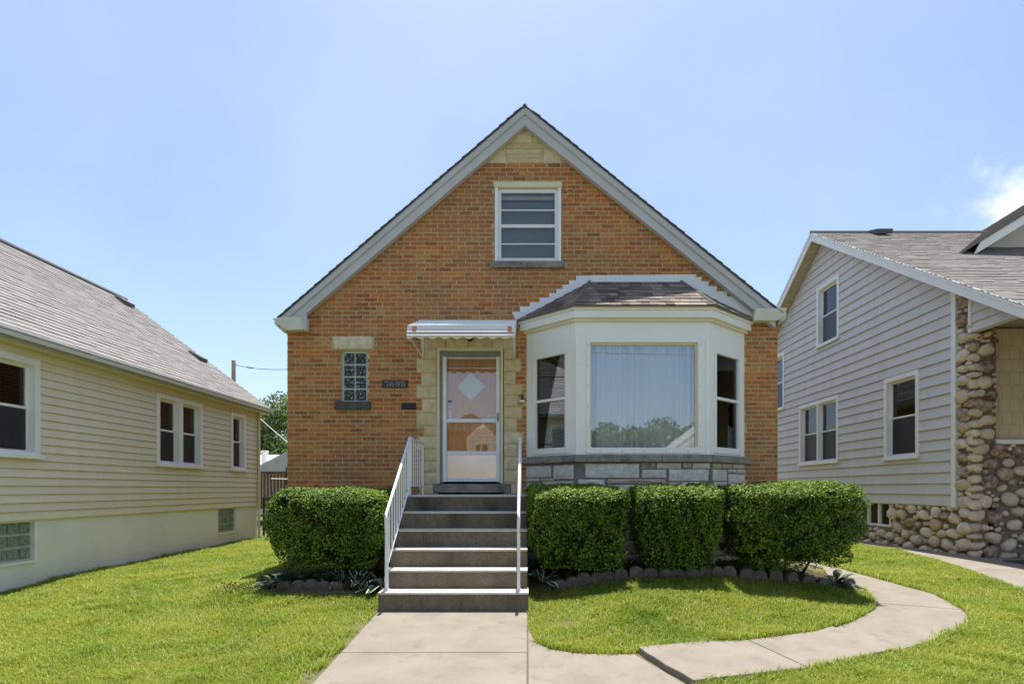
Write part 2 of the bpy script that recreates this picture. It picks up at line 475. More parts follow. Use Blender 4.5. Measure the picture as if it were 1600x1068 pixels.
def ground(X, Y):
    X = np.asarray(X, float); Y = np.asarray(Y, float)
    z = np.where(Y < 8.5, .047 * (np.maximum(Y, 0) - 6.5), .094 + .008 * (np.minimum(Y, 40) - 8.5))
    z = np.where(Y <= 0, -.3055, z)
    # right neighbour's side is a little higher
    z = z + .09 * smooth(5.6, 7.4, X) * (1 - .6 * smooth(10, 14, Y)) * smooth(3, 8, Y)
    near = (np.abs(X) < 6) & (Y > 3) & (Y < 15)
    if np.any(near):
        x, y = X[near], Y[near]
        ins = pip(x, y, lawn_poly)
        d = seg_dist(x, y, inner)
        add = np.where(ins, .165 * smooth(.05, 1.7, d) + .06 * smooth(7.1, 7.4, y) * smooth(.1, .8, d), 0)
        l = smooth(-4.3, -3.6, x) * (1 - smooth(-1.7, -1.6, x)) * smooth(6.5, 7.2, y) * .09
        add = np.where(x < -1.5, l, add)
        zz = z[near] + add
        z = z.copy(); z[near] = zz
    return z

def gz(x, y): return float(ground(np.array([x]), np.array([y]))[0])

xs = np.concatenate([[-900, -300, -120, -60, -35, -22], np.arange(-16, -6, .5), np.arange(-6, 8.01, .11), np.arange(8.5, 16, .5), [22, 35, 60, 120, 300, 900]])
ys = np.concatenate([[-900, -300, -120, -60, -40, -25, -14, -8, -4, -2, 0, 1.5], np.arange(2.5, 10, .11), np.arange(10, 20, .4), [22, 26, 32, 40, 60, 120, 300, 900]])
GX, GY = np.meshgrid(xs, ys)
GZ = ground(GX.ravel(), GY.ravel()).reshape(GX.shape)
nx, ny = len(xs), len(ys)
verts = np.stack([GX, GY, GZ - .012], -1).reshape(-1, 3)
idx = np.arange(nx * ny).reshape(ny, nx)
fc = np.stack([idx[:-1, :-1], idx[:-1, 1:], idx[1:, 1:], idx[1:, :-1]], -1).reshape(-1, 4)
gm = bpy.data.meshes.new('ground'); gm.from_pydata(verts.tolist(), [], fc.tolist())
obj('ground', gm, m_ground, kind='structure', smooth=True)

# mulch beds (sheets lying on the terrain)
def sheet(name, poly, mat, lift, step=.12):
    xs = np.arange(min(p[0] for p in poly), max(p[0] for p in poly) + step, step)
    ys = np.arange(min(p[1] for p in poly), max(p[1] for p in poly) + step, step)
    X, Y = np.meshgrid(xs, ys)
    ins = pip(X.ravel(), Y.ravel(), poly).reshape(X.shape)
    Z = ground(X.ravel(), Y.ravel()).reshape(X.shape) + lift + .01 * np.sin(X * 23 + Y * 7) * np.sin(Y * 19)
    n = X.shape[1]
    f = []
    for i in range(X.shape[0] - 1):
        for j in range(n - 1):
            if ins[i, j] and ins[i + 1, j] and ins[i, j + 1] and ins[i + 1, j + 1]:
                f.append((i * n + j, i * n + j + 1, (i + 1) * n + j + 1, (i + 1) * n + j))
    me = bpy.data.meshes.new(name); me.from_pydata(np.stack([X, Y, Z], -1).reshape(-1, 3).tolist(), [], f)
    return obj(name, me, mat, kind='structure', smooth=True)
sheet('garden_bed', bedR_poly, m_soil, .012)
sheet('garden_bed', bedL_poly, m_soil, .012)

# ------------------------------------------------------------------ walkway
walk = thing('walkway', None, None, (0, 5, 0), kind='structure')
def pz(y): return .047 * (y - 6.5)
def walk_slab(pts, lift=.004, lifts=None, th=.09):
    t = [pz(p[1]) + lift + (lifts[i] if lifts else 0) for i, p in enumerate(pts)]
    MB().slab(pts, [a - th for a in t], t).build('slab', m_conc, walk, bevel=.006)
g = .006
walk_slab([(-1.685, 6.515), (-.002, 6.515), (-.002, 5.12), (-1.655, 5.12)])
walk_slab([(-1.655, 5.12 - 2 * g), (-.004, 5.12 - 2 * g), (-.004, 3.2), (-1.62, 3.2)])
walk_slab([(-1.62, 3.2 - 2 * g), (2.2, 3.2 - 2 * g), (2.4, 1.2), (-1.6, 1.2)])
i_s3 = [(.008, 5.98)] + inner[1:6]
e4 = inv(992, 1022)
walk_slab([(.008, 3.2), (.008, 5.9)] + inner[2:6] + [(e4[0], e4[1]), inv(1012, 1034), inv(1040, 1050), inv(1075, 1071), (1.45, 3.2)])
# tilted slab with its broken front edge standing proud
brk = [inv(993, 1018), inv(1004, 1027), inv(1019, 1036), inv(1036, 1048), inv(1056, 1058), inv(1078, 1072)]
brk = [(x + .03, y + .01) for x, y in brk]
j1a, j1b = inv(1169, 1000), inv(1262, 1043)
j2a, j2b = inv(1301, 981), inv(1396, 1017)
walk_slab([*brk[::-1], inner[6], (j1a[0] - g, j1a[1]), (j1b[0] - g, j1b[1])],
          lifts=[.045] * len(brk) + [.03, .006, .006])
walk_slab([(j1b[0] + g, j1b[1]), (j1a[0] + g, j1a[1]), inner[8], (j2a[0] - g, j2a[1]), (j2b[0] - g, j2b[1]), outer[2]],
          lifts=[.006, .006, .01, .02, .02, .01])
walk_slab([(j2b[0] + g, j2b[1]), (j2a[0] + g, j2a[1]), inner[9], inner[10], inner[11], (inner[11][0] + .01, inner[11][1] + .03),
           (outer[8][0], outer[8][1] - .01), outer[7], outer[6], outer[5], outer[4]])
walk_slab([(inner[11][0] + .01, inner[11][1] + .045), inner[12], inner[13], inner[14], inner[15], inner[16], outer[12], outer[11], outer[10], outer[9], (outer[8][0], outer[8][1] + .01)])
def zwalk(pts):
    t = [gz(*p) + .006 for p in pts]
    MB().slab(pts, [a - .1 for a in t], t).build('slab', m_conc, walk, bevel=.006)
zwalk([(inner[16][0], inner[16][1] + .012), (inner[17][0], 11.6), (outer[13][0], 11.6), (outer[12][0], outer[12][1] + .012)])
zwalk([(inner[17][0], 11.62), (inner[17][0], 14), (outer[13][0], 14), (outer[13][0], 11.62)])
walk_poly = [(-1.685, 6.5), (-1.655, 5.1), (-1.62, 3.2), (-1.6, 1.2), (2.4, 1.2), (1.45, 3.2)] + [brk[-1]] + [outer[1], outer[2]] + outer[3:] + inner[::-1]

# neighbour's pavement on the right
side = thing('pavement', None, None, (7, 9, .15), kind='structure')
cuts = [(i, sidewalk_edge[i]) for i in range(len(sidewalk_edge))]
def spt(y):
    for (x1, y1), (x2, y2) in zip(sidewalk_edge[:-1], sidewalk_edge[1:]):
        if y2 <= y <= y1: return x1 + (x2 - x1) * (y - y1) / (y2 - y1)
yy = [18, 16.2, 14.4, 12.8, 11.3, 9.9, 8.6, 7.3, 6.1, 5.0, 3.6]
for a, b in zip(yy[:-1], yy[1:]):
    edges = [None, 7.78] if b > 9.6 else [None, 7.6, 8.8, 10.2, 11.6, 13]
    for e0, e1 in zip(edges[:-1], edges[1:]):
        pts = [((spt(a - .006) if e0 is None else e0 + .005), a - .006), ((spt(b + .006) if e0 is None else e0 + .005), b + .006), (e1, b + .006), (e1, a - .006)]
        t = [gz(*p) + .016 for p in pts]
        MB().slab(pts, [q - .1 for q in t], t).build('slab', m_conc, side, bevel=.006)
pave_poly = [(p[0], p[1]) for p in sidewalk_edge] + [(14, 3), (14, 20)]

# street behind the camera, seen in the window glass
MB().box(-300, 300, -13, -4.2, -.33, -.298).build('road', m_asphalt, kind='structure')
MB().box(-300, 300, -4.2, -4.05, -.33, -.18).build('kerb', m_conc, kind='structure')
MB().box(-300, 300, -13.15, -13, -.33, -.18).build('kerb', m_conc, kind='structure')

# ------------------------------------------------------------------ brick house
FW = ((0, YF, 0), (1, 0, 0), (0, -1, 0))         # front wall frame: u = x, w = outward, v = z
house = thing('brick_house', 'orange brick gabled house with white bay window and front door up concrete steps', 'house', (0.08, 9, .1))
AP = (-.04, 7.30)
SL, SR = .861, .806
XL, XR = -3.75, 3.91
def roofz(x):       # top of shingles at the front rake
    return AP[1] - (SL * (AP[0] - x) if x < AP[0] else SR * (x - AP[0]))
def px_rect(x0, x1, y0, y1):
    a, b = PX(x0, y1), PX(x1, y0)
    return (a[0], b[0], a[1], b[1])       # u0,u1,v0,v1
R_gwin = px_rect(772, 878, 285, 409)
R_block = px_rect(533, 574, 547, 628)
R_door = px_rect(684, 787, 545, 772)
holes = [R_gwin, R_block, R_door]
# backing wall of mortar with openings
zb = sorted({-.1, 3.9, 7.05, *[h[2] for h in holes], *[h[3] for h in holes]})
mb = MB(FW)
def lim(z):
    # inner edges of the wall under the roof at height z
    top = AP[1] - .10
    l = max(XL, AP[0] - (top - z) / SL) if z > 3.6 else XL
    r = min(XR, AP[0] + (top - z) / SR) if z > 3.6 else XR
    return l, r
zz = sorted(set(zb + [3.9 + .25 * i for i in range(13)]))
for z0, z1 in zip(zz[:-1], zz[1:]):
    l0, r0 = lim(z0); l1, r1 = lim(z1)
    cuts_ = sorted([(h[0], h[1]) for h in holes if h[2] < (z0 + z1) / 2 < h[3]])
    xa0, xa1 = l0, l1
    for c in cuts_ + [None]:
        xb0, xb1 = (c[0], c[0]) if c else (r0, r1)
        mb.poly([(xa0, z0), (xb0, z0), (xb1, z1), (xa1, z1)], -.27, -.0005)
        if c: xa0 = xa1 = c[1]
mb.build('wall', m_mortar, house)
# side and rear walls
mb = MB()
mb.box(XL, XL + .25, YF + .272, 20, -.1, 4.0); mb.box(XR - .25, XR, YF + .272, 20, -.1, 4.0); mb.box(XL, XR, 19.75, 20, -.1, 4.0)
mb.poly([(XL, 4.0), (XR, 4.0), (AP[0], 7.1)], 19.76, 19.99)
mb.build('wall', m_mortar, house)

# --- stones of the gable and door surround, sill and lintel (px rectangles at the facade)
def gpx(x0, x1, y0, y1): return (720 + x0 / 7.63, 720 + x1 / 7.63, 150 + y0 / 7.63, 150 + y1 / 7.63)
gable_st = [(*gpx(700, 835, 355, 412), .0), (*gpx(555, 853, 420, 560), .62), (*gpx(865, 1020, 420, 552), .6),
            (*gpx(485, 730, 572, 630), .1), (*gpx(738, 1100, 560, 630), .15), (*gpx(350, 540, 640, 800), .85),
            (*gpx(550, 972, 640, 686), .7), (*gpx(550, 748, 692, 745), .3), (*gpx(760, 975, 692, 738), .25), (*gpx(550, 975, 750, 797), .35), (*gpx(990, 1290, 640, 790), .8)]
left_st = [(660, 682, 545, 560), (652, 681, 561, 582), (659, 681, 583, 602), (652, 682, 604, 622), (660, 682, 623, 644), (652, 683, 645, 664), (663, 683, 665, 680),
           (654, 684, 682, 700), (660, 684, 702, 719), (658, 684, 721, 736), (658, 684, 738, 755), (656, 677, 757, 771)]
right_st = [(787, 805, 544, 560), (787, 813, 562, 579), (787, 805, 581, 600), (788, 815, 601, 616), (788, 808, 617, 634), (788, 815, 636, 652), (788, 807, 654, 671),
            (788, 817, 675, 692), (788, 809, 694, 712), (788, 812, 714, 732), (788, 812, 735, 753), (798, 815, 757, 771)]
lint_st = [(658, 695, 527, 544), (697, 731, 527, 544), (732, 768, 527, 544), (769, 804, 527, 544)]

def rock_unit(name, mat, tints, seed, nu=5, nv=3, rough=.16):
    r = np.random.default_rng(seed)
    v, f = [], []
    for j in range(nv + 1):
        for i in range(nu + 1):
            e = i in (0, nu) or j in (0, nv)
            x, z = i / nu - .5, j / nv - .5
            if not e: x += r.uniform(-.05, .05); z += r.uniform(-.06, .06)
            else:
                x *= .995 - r.uniform(0, .02); z *= .995 - r.uniform(0, .05)
            v.append((x, (.35 if e else .75 + r.uniform(-rough, rough) * 1.5), z))
    for j in range(nv):
        for i in range(nu):
            a = j * (nu + 1) + i
            f.append((a, a + nu + 1, a + nu + 2, a + 1))
    b = len(v)
    ring = [i for i in range(nu + 1)] + [(j + 1) * (nu + 1) - 1 for j in range(1, nv + 1)] + [nv * (nu + 1) + i for i in range(nu - 1, -1, -1)] + [j * (nu + 1) for j in range(nv - 1, 0, -1)]
    for k in ring: v.append((v[k][0], -1, v[k][2]))
    n = len(ring)
    for k in range(n): f.append((ring[k], ring[(k + 1) % n], b + (k + 1) % n, b + k))
    return Unit(name, v, f, mat, tints)

TL = [0, .15, .3, .45, .6, .72, .85, 1.0]
limeU = [rock_unit('stone', m_lime, TL, s) for s in range(5)]
def front_stone(r, tint, units, depth=.022, frame=FW):
    u0, u1, v0, v1 = r
    o, U, W = [Vector(a) for a in frame]
    un = random.choice(units)
    k = min(range(len(un.tints)), key=lambda i: abs(un.tints[i] - tint))
    c = o + U * ((u0 + u1) / 2) + W * 0 + Vector((0, 0, (v0 + v1) / 2))
    return (un, mat_from(c, U * (u1 - u0), W * depth, Vector((0, 0, v1 - v0))), k)
pcs = []
for s in gable_st:
    pcs.append(front_stone(px_rect(*s[:4]), s[4], limeU, .014))
for s in left_st + right_st + lint_st:
    pcs.append(front_stone(px_rect(*s), random.choice([.45, .6, .72, .85]), limeU, .03))
lint_r = px_rect(521, 582, 525, 545)
pcs.append(front_stone(lint_r, 1.0, limeU, .03))
emit('stone', 'stonework', pcs, house)

# --- bricks
def box_unit(name, mat, tints, inset=.02):
    a = .5; b = .5 - inset
    v = [(-a, -1, -a), (a, -1, -a), (a, -1, a), (-a, -1, a), (-b * 1.0, 1, -b * .96), (b, 1, -b * .96), (b, 1, b * .96), (-b, 1, b * .96)]
    f = [(4, 7, 6, 5), (0, 1, 2, 3), (0, 4, 5, 1), (1, 5, 6, 2), (2, 6, 7, 3), (3, 7, 4, 0)]
    return Unit(name, v, f, mat, tints)
BT = [0, .1, .2, .3, .38, .45, .52, .6, .68, .75, .85, 1.0]
brickU = box_unit('brick', m_brick, BT, .012)
H_, L_ = .0677, .2135
excl = [R_gwin, px_rect(766, 883, 409, 420), R_block, px_rect(524, 581, 627, 641), px_rect(519, 584, 523, 546), R_door,
        (PX(823, 0)[0], PX(1163, 0)[0], -.2, 4.06), px_rect(745, 895, 100, 255.5), (-1.70, 0.02, -.2, 1.30)]
excl += [px_rect(s[0] - .8, s[1] + .8, s[2] - .5, s[3] + .5) for s in left_st + right_st + lint_st]
# stepped flashing region is laid over the bricks
pcs = []
row = 0
z = -.03
while z < 6.6:
    z0, z1 = z + .0065, z + H_ - .0065
    l, r = lim(z1)
    l2, r2 = max(XL, l - .02), min(XR, r + .02)
    x = XL - L_ + (.0 if row % 2 else L_ / 2) + (random.uniform(-.014, .014))
    half = 0
    cuts_ = sorted([(e[0], e[1]) for e in excl if min(e[3], z1) - max(e[2], z0) > .45 * (z1 - z0)])
    while x < r2:
        if half: ln, half = L_ * .49, 0
        elif random.random() < .045: ln, half = L_ * .51, 1
        else: ln = L_ * random.uniform(.985, 1.015)
        a, b = x + .0062, x + ln - .0062
        x += ln
        a, b = max(a, l2), min(b, r2)
        segs = [(a, b)]
        for c0, c1 in cuts_:
            ns = []
            for s0, s1 in segs:
                if c1 <= s0 or c0 >= s1: ns.append((s0, s1)); continue
                if c0 - .006 > s0: ns.append((s0, c0 - .006))
                if c1 + .006 < s1: ns.append((c1 + .006, s1))
            segs = ns
        for s0, s1 in segs:
            if s1 - s0 < .025: continue
            t = random.gauss(.5, .26)
            if random.random() < .05: t = random.choice([.0, .05, 1.0])
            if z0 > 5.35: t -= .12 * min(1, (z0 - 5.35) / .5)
            t = min(1, max(0, t))
            k = min(range(len(BT)), key=lambda i: abs(BT[i] - t))
            pcs.append((brickU, mat_from(((s0 + s1) / 2, YF, (z0 + z1) / 2 + random.uniform(-.0015, .0015)), (s1 - s0, 0, 0), (0, -(.0045 + random.uniform(-.0015, .002)), 0), (0, 0, z1 - z0)), k))
    z += H_; row += 1
def bkey(p):
    c = p[1].translation; ln = p[1][0][0]
    bad = ln < .19 or c.y > YF + .01 or c.z < 1.5 or (c.x > -.2 and c.z < 4.7) or (c.x > -1.95 and c.x < 0 and c.z > 3.35 and c.z < 4.15)
    return (1000 if bad else 0) + (c - Vector((0, 0, CAMZ))).length
for xw, wd in ((XL, -1), (XR, 1)):
    row_ = 0; z = .05
    while z < 3.9:
        y = YF + .02 + (L_ / 2 if row_ % 2 else 0)
        while y < 19.95:
            pcs.append((brickU, mat_from((xw, min(y + L_ / 2, 19.9), z + H_ / 2), (0, L_ - .014, 0), (wd * .007, 0, 0), (0, 0, H_ - .015)), random.randrange(2, 10)))
            y += L_
        z += H_; row_ += 1
emit('brick', 'brickwork', pcs, house, key=bkey)

# --- roof
roof_t = .03
def sl(x, dz): return (x, roofz(x) - dz)
RL, RR = -3.84, 3.93
rt = MB()
def chevron(mb_, dz0, dz1, y0, y1, l=RL, r=RR):
    # band following the roof line between vertical offsets, between depths y0..y1
    mb_.poly([(l, roofz(l) - dz1), (AP[0], AP[1] - dz1), (AP[0], AP[1] - dz0), (l, roofz(l) - dz0)], y0, y1)
    mb_.poly([(AP[0], AP[1] - dz1), (r, roofz(r) - dz1), (r, roofz(r) - dz0), (AP[0], AP[1] - dz0)], y0, y1)
chevron(rt, .016, .036, 8.845, 20.2)
rt.build('roof', m_roofM, house)
mb = MB(); chevron(mb, .036, .145, 8.86, 8.90); mb.build('rake_board', m_fascia, house, bevel=.004)
mb = MB(); chevron(mb, .145, .158, 8.875, 8.90); mb.build('rake_board', m_fascia, house)
mb = MB(); chevron(mb, .158, .31, 8.885, 8.99, RL + .12, RR - .1); mb.build('frieze_board', m_fascia, house, bevel=.004)
# shingles on the main roof
shU_M = None
def shingle_unit(name, mat, tints):
    # x along course 0..1, z upslope 0..1, y outward normal
    v = [(-.5, 0, 0), (.5, 0, 0), (.5, .014, 0), (-.5, .014, 0), (-.5, -.004, 1.0), (.5, -.004, 1.0), (.5, .003, 1.0), (-.5, .003, 1.0)]
    f = [(0, 1, 2, 3)[::-1], (4, 5, 6, 7), (3, 2, 6, 7)[::-1], (1, 5, 6, 2), (0, 3, 7, 4)]
    return Unit(name, v, f, mat, tints)
ST = [0, .2, .35, .5, .65, .8, 1.0]
def shingle_plane(unit, o, U, S, nlen, rows, exp, urange, lens=(.14, .36), gap=.004, jit=.0):
    """o origin at eave start; U along the course, S up the slope (unit vectors)"""
    o, U, S = Vector(o), Vector(U).normalized(), Vector(S).normalized()
    N = U.cross(S)
    if N.z < 0: N = -N
    out = []
    for i in range(rows):
        s = i * exp
        a, b = urange(s)
        u = a - random.uniform(0, lens[1])
        while u < b:
            ln = random.uniform(*lens)
            a2, b2 = max(u, a), min(u + ln - gap, b)
            u += ln
            if b2 - a2 < .02: continue
            k = random.randrange(len(unit.tints))
            sc = random.uniform(.8, 1.35)
            out.append((unit, mat_from(o + U * ((a2 + b2) / 2) + S * s, U * (b2 - a2), N * sc, S * (exp * 1.12 if i < rows - 1 else exp)), k))
    return out
shU_M = shingle_unit('shingle', m_roofM, ST)
pcs = []
for sgn, slp, xe in ((-1, SL, RL), (1, SR, RR)):
    S = Vector((-sgn, 0, slp)).normalized()
    nrow = int(abs(xe - AP[0]) * math.hypot(1, slp) / .15)
    pcs += shingle_plane(shU_M, (xe, 8.835, roofz(xe) - .018), (0, 1, 0), S, 1, nrow, .15, lambda s: (0, 11.3), lens=(.3, .9))
emit('shingle', 'shingle_roofing', pcs, house, nmax=0)
mb = MB(); mb.tube([(AP[0], 8.84, AP[1] - .03), (AP[0], 20.2, AP[1] - .03)], .03, 8); mb.build('ridge_cap', m_roofM, house, smooth=True)
# eave boxes and gutters
def pxp(pts, Y): return [PX(x, y, Y) for x, y in pts]
mb = MB(); mb.poly(pxp([(426, 498), (432, 504.5), (441, 511.5), (449, 516), (478, 515), (478, 495.5), (441, 495.5)], 8.85), 8.83, 8.985); mb.build('eave_return', m_gutter, house, bevel=.004)
mb = MB(); mb.poly(pxp([(1181, 481.5), (1229, 481.5), (1226, 492), (1214, 500.5), (1178, 500.5), (1178, 492)], 8.85), 8.84, 8.985); mb.build('eave_return', m_gutter, house, bevel=.004)
mb = MB(); mb.poly([(-3.96, 3.985), (-3.92, 3.93), (-3.82, 3.84), (-3.76, 3.84), (-3.76, 3.99)], 8.99, 20.1); mb.build('gutter', m_gutter, house)
mb = MB(); mb.poly([(4.05, 4.13), (4.02, 4.02), (3.92, 3.96), (3.92, 4.13)], 8.99, 20.1); mb.build('gutter', m_gutter, house)
mb = MB(); mb.poly(pxp([(470, 494), (479.5, 489), (479.5, 516), (476, 516)], 8.83), 8.82, 8.835); mb.build('corner_trim', m_fascia, house)

# --- generic double hung window on a framed wall
def dh_window(parent, frame, u0, u1, v0, v1, casing=.09, cols=1, sash=.045, w_out=.03, recess=.05, back='dark', split=.5, mcas=None, sill=True, gl=None, mull=.10, name='window'):
    mcas = mcas or m_white
    gl = gl or m_glass
    mb = MB(frame)
    mb.box(u0, u0 + casing, -recess - .04, w_out, v0, v1); mb.box(u1 - casing, u1, -recess - .04, w_out, v0, v1)
    mb.box(u0 + casing, u1 - casing, -recess - .04, w_out, v1 - casing, v1); mb.box(u0 + casing, u1 - casing, -recess - .04, w_out, v0, v0 + casing * .8)
    win = mb.build(name, mcas, parent, bevel=.003)
    if sill:
        MB(frame).box(u0 - .02, u1 + .02, w_out + .001, w_out + .05, v0 - .02, v0 + .035).build('sill', mcas, win, bevel=.004)
    ua, ub, va, vb = u0 + casing, u1 - casing, v0 + casing * .8, v1 - casing
    cw = (ub - ua - mull * (cols - 1)) / cols
    for c in range(cols):
        a = ua + c * (cw + mull); b = a + cw
        if c: MB(frame).box(a - mull, a, -recess - .03, w_out - .004, va, vb).build('mullion', mcas, win, bevel=.003)
        vm = va + (vb - va) * split
        for k, (p, q, w) in enumerate(((va, vm + sash * .4, -recess), (vm - sash * .1, vb, -recess + .02))):
            if k == 0: q = vm
            mb = MB(frame)
            mb.box(a, a + sash, w - .03, w, p, q); mb.box(b - sash, b, w - .03, w, p, q)
            mb.box(a + sash, b - sash, w - .03, w, p, p + sash * (1.2 if k == 0 else .8)); mb.box(a + sash, b - sash, w - .03, w, q - sash, q)
            s = mb.build('sash', mcas, win, bevel=.002)
            MB(frame).box(a + sash, b - sash, w - .018, w - .014, p + sash, q - sash * .9).build('pane', gl, win)
            if k == 0: MB(frame).box(a + sash * .6, b - sash * .6, w + .004, w + .006, p + sash * .8, q).build('insect_screen', m_screen, win)
        if back in ('curtain', 'curtain2'):
            curtain(win, frame, a, b, va, vb, -recess - .10, m_curtain if back == 'curtain' else m_curtain2)
        elif back == 'blind':
            blind(win, frame, a + .02, b - .02, va + (vb - va) * .48, vb, -recess - .08, m_blind)
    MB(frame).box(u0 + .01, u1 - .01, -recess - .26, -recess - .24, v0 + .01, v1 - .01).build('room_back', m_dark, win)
    return win

def curtain(win, frame, a, b, va, vb, w, mat, amp=.02, per=.11):
    mb = MB(frame)
    n = max(8, int((b - a) / per * 8))
    pts = []
    for i in range(n + 1):
        u = a + (b - a) * i / n
        ph = 2 * math.pi * (u / per + .25 * math.sin(u * 5.1))
        pts.append((u, w + amp * math.sin(ph) * (1 + .4 * math.sin(u * 9))))
    base = len(mb.v)
    for u, ww in pts:
        mb.v.append(mb.P((u, ww, va))); mb.v.append(mb.P((u, ww, vb)))
    for i in range(n): mb.face([base + 2 * i, base + 2 * i + 2, base + 2 * i + 3, base + 2 * i + 1])
    return mb.build('curtain', mat, win, smooth=True)

def blind(win, frame, a, b, va, vb, w, mat, pitch=.026):
    mb = MB(frame)
    v = va
    while v < vb - .02:
        mb.hexa([(a, w - .010, v), (b, w - .010, v), (b, w + .012, v + .014), (a, w + .012, v + .014),
                 (a, w - .010, v + .002), (b, w - .010, v + .002), (b, w + .012, v + .016), (a, w + .012, v + .016)])
        v += pitch
    return mb.build('blind', mat, win)

# --- gable window
u0, u1, v0, v1 = px_rect(773, 877, 286, 409)
mb = MB(FW)
mb.box(u0, u0 + .05, -.12, .014, v0, v1); mb.box(u1 - .05, u1, -.12, .014, v0, v1)
gw = mb.build('window', m_white, house, bevel=.003)
mb = MB(FW); mb.box(u0 - .01, u1 + .01, -.12, .03, v1 - .075, v1 + .004); mb.build('head_trim', m_cream, gw, bevel=.004)
a, b, c, d = px_rect(778, 872, 294, 408)
mb = MB(FW)
mb.box(a, a + .05, -.07, -.02, c, d - .0); mb.box(b - .05, b, -.07, -.02, c, d)
mb.box(a + .05, b - .05, -.07, -.02, d - .06, d); mb.box(a + .05, b - .05, -.07, -.02, c, c + .06)
mb.box(a + .05, b - .05, -.065, -.018, PX(0, 354.5)[1], PX(0, 349.5)[1])
mb.build('sash', m_whitemetal, gw, bevel=.003)
mb = MB(FW)
for y in (326.5, 379.5): mb.box(a + .05, b - .05, -.05, -.035, PX(0, y + 1)[1], PX(0, y - 1)[1])
mb.build('glazing_bar', m_whitemetal, gw)
MB(FW).box(a + .05, b - .05, -.046, -.042, c + .06, d - .06).build('pane', m_glass, gw)
blind(gw, FW, a + .055, b - .055, c + .05, d - .14, -.13, m_blind)
MB(FW).box(a + .05, b - .05, -.15, -.11, d - .13, d - .06).build('shade_roll', m_cream, gw)
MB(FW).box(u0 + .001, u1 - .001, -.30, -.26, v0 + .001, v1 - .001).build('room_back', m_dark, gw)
s0 = px_rect(767, 824, 409.5, 419.5); s1 = px_rect(825, 882.5, 409.5, 419.5)
for s in (s0, s1): MB(FW).box(s[0], s[1], -.1, .06, s[2], s[3]).build('sill', m_sill, gw, bevel=.006)

# --- glass block window
u0, u1, v0, v1 = R_block
mb = MB(FW); mb.box(u0, u1, -.16, -.05, v0, v1); bw = mb.build('glass_block_window', m_joint, house)
nu, nv = 2, 4
blkU = box_unit('glass_block', m_blockdark, [0.5], .05)
e = .016
uw = (u1 - u0 - .05) / nu; vh = (v1 - v0 - .05) / nv
pcs = []
for i in range(nu):
    for j in range(nv):
        pcs.append((blkU, mat_from((u0 + .025 + uw * (i + .5), YF + .045, v0 + .025 + vh * (j + .5)), (uw - e, 0, 0), (0, -.016, 0), (0, 0, vh - e)), 0))
emit('glass_block', 'x', pcs, bw)
MB(FW).box(*[px_rect(525, 580, 627.5, 640)[i] for i in (0, 1)], -.06, .07, *[px_rect(525, 580, 627.5, 640)[i] for i in (2, 3)]).build('sill', m_darksill, bw, bevel=.008)

# --- number plaque and mail slot
a, b, c, d = px_rect(597.5, 637.5, 594, 605.5)
pl = MB(FW).box(a, b, -.004, .022, c, d).build('house_number_plaque', m_plaque, house, bevel=.006)
fr = MB(FW); fr.box(a, b, .0222, .027, d - .009, d); fr.box(a, b, .0222, .027, c, c + .007); fr.box(a, a + .008, .0222, .027, c + .007, d - .009); fr.box(b - .008, b, .0222, .027, c + .007, d - .009)
fr.build('border', m_plaque, pl)
seg7 = {'7': 'abc', '6': 'acdefg', '3': 'abcdg', '5': 'acdfg', '8': 'abcdefg'}
dw = (b - a - .05) / 4
for i, ch in enumerate('7635'):
    x = a + .025 + dw * i + dw * .1; w = dw * .72; z0_ = c + .017; h = d - c - .035
    t = .013
    mb = MB(FW)
    for s in seg7[ch]:
        q = {'a': (x, x + w, z0_ + h - t, z0_ + h), 'g': (x, x + w, z0_ + h / 2 - t / 2, z0_ + h / 2 + t / 2), 'd': (x, x + w, z0_, z0_ + t),
             'b': (x + w - t, x + w, z0_ + h / 2, z0_ + h), 'c': (x + w - t, x + w, z0_, z0_ + h / 2), 'f': (x, x + t, z0_ + h / 2, z0_ + h), 'e': (x, x + t, z0_, z0_ + h / 2)}[s]
        mb.box(q[0], q[1], .0225, .0262 + .0003 * ord(s) / 100, q[2], q[3])
    mb.build('digit', m_digit, pl)
a, b, c, d = px_rect(627.5, 650.5, 629, 639.5)
ms = MB(FW).box(a, b, -.004, .016, c, d).build('mail_slot', m_black, house, bevel=.006)
MB(FW).box(a + .018, b - .018, .0165, .024, c + .02, d - .025).build('flap', m_black, ms, bevel=.005)
# little figure by the bay: a bell bracket
a, b, c, d = px_rect(812, 819.5, 616, 628)
mb = MB(FW); mb.box(a, b, .0, .03, c, c + .035); db = mb.build('doorbell', m_white, house, bevel=.006)
MB(FW).tube([((a + b) / 2, .02, c + .035), ((a + b) / 2 + .01, .035, c + .075), ((a + b) / 2 - .012, .03, c + .115)], .017, 8).build('bell_bracket', m_darksill, db, smooth=True)

# --- door
ent = MB(FW)
a, b, c, d = px_rect(683, 786, 543, 755)
ent.box(a, a + .04, -.16, .02, c, d); ent.box(b - .04, b, -.16, .02, c, d); ent.box(a + .04, b - .04, -.16, .02, d - .05, d)
door = ent.build('door_frame', m_cream, house, bevel=.004)
a, b, c, d = px_rect(687, 782, 548, 754)
mb = MB(FW)
mb.box(a, a + .06, -.13, -.02, c, d); mb.box(b - .05, b, -.13, -.02, c, d); mb.box(a + .06, b - .05, -.13, -.02, d - .09, d)
mb.build('inner_frame', m_frame_grey, door, bevel=.004)
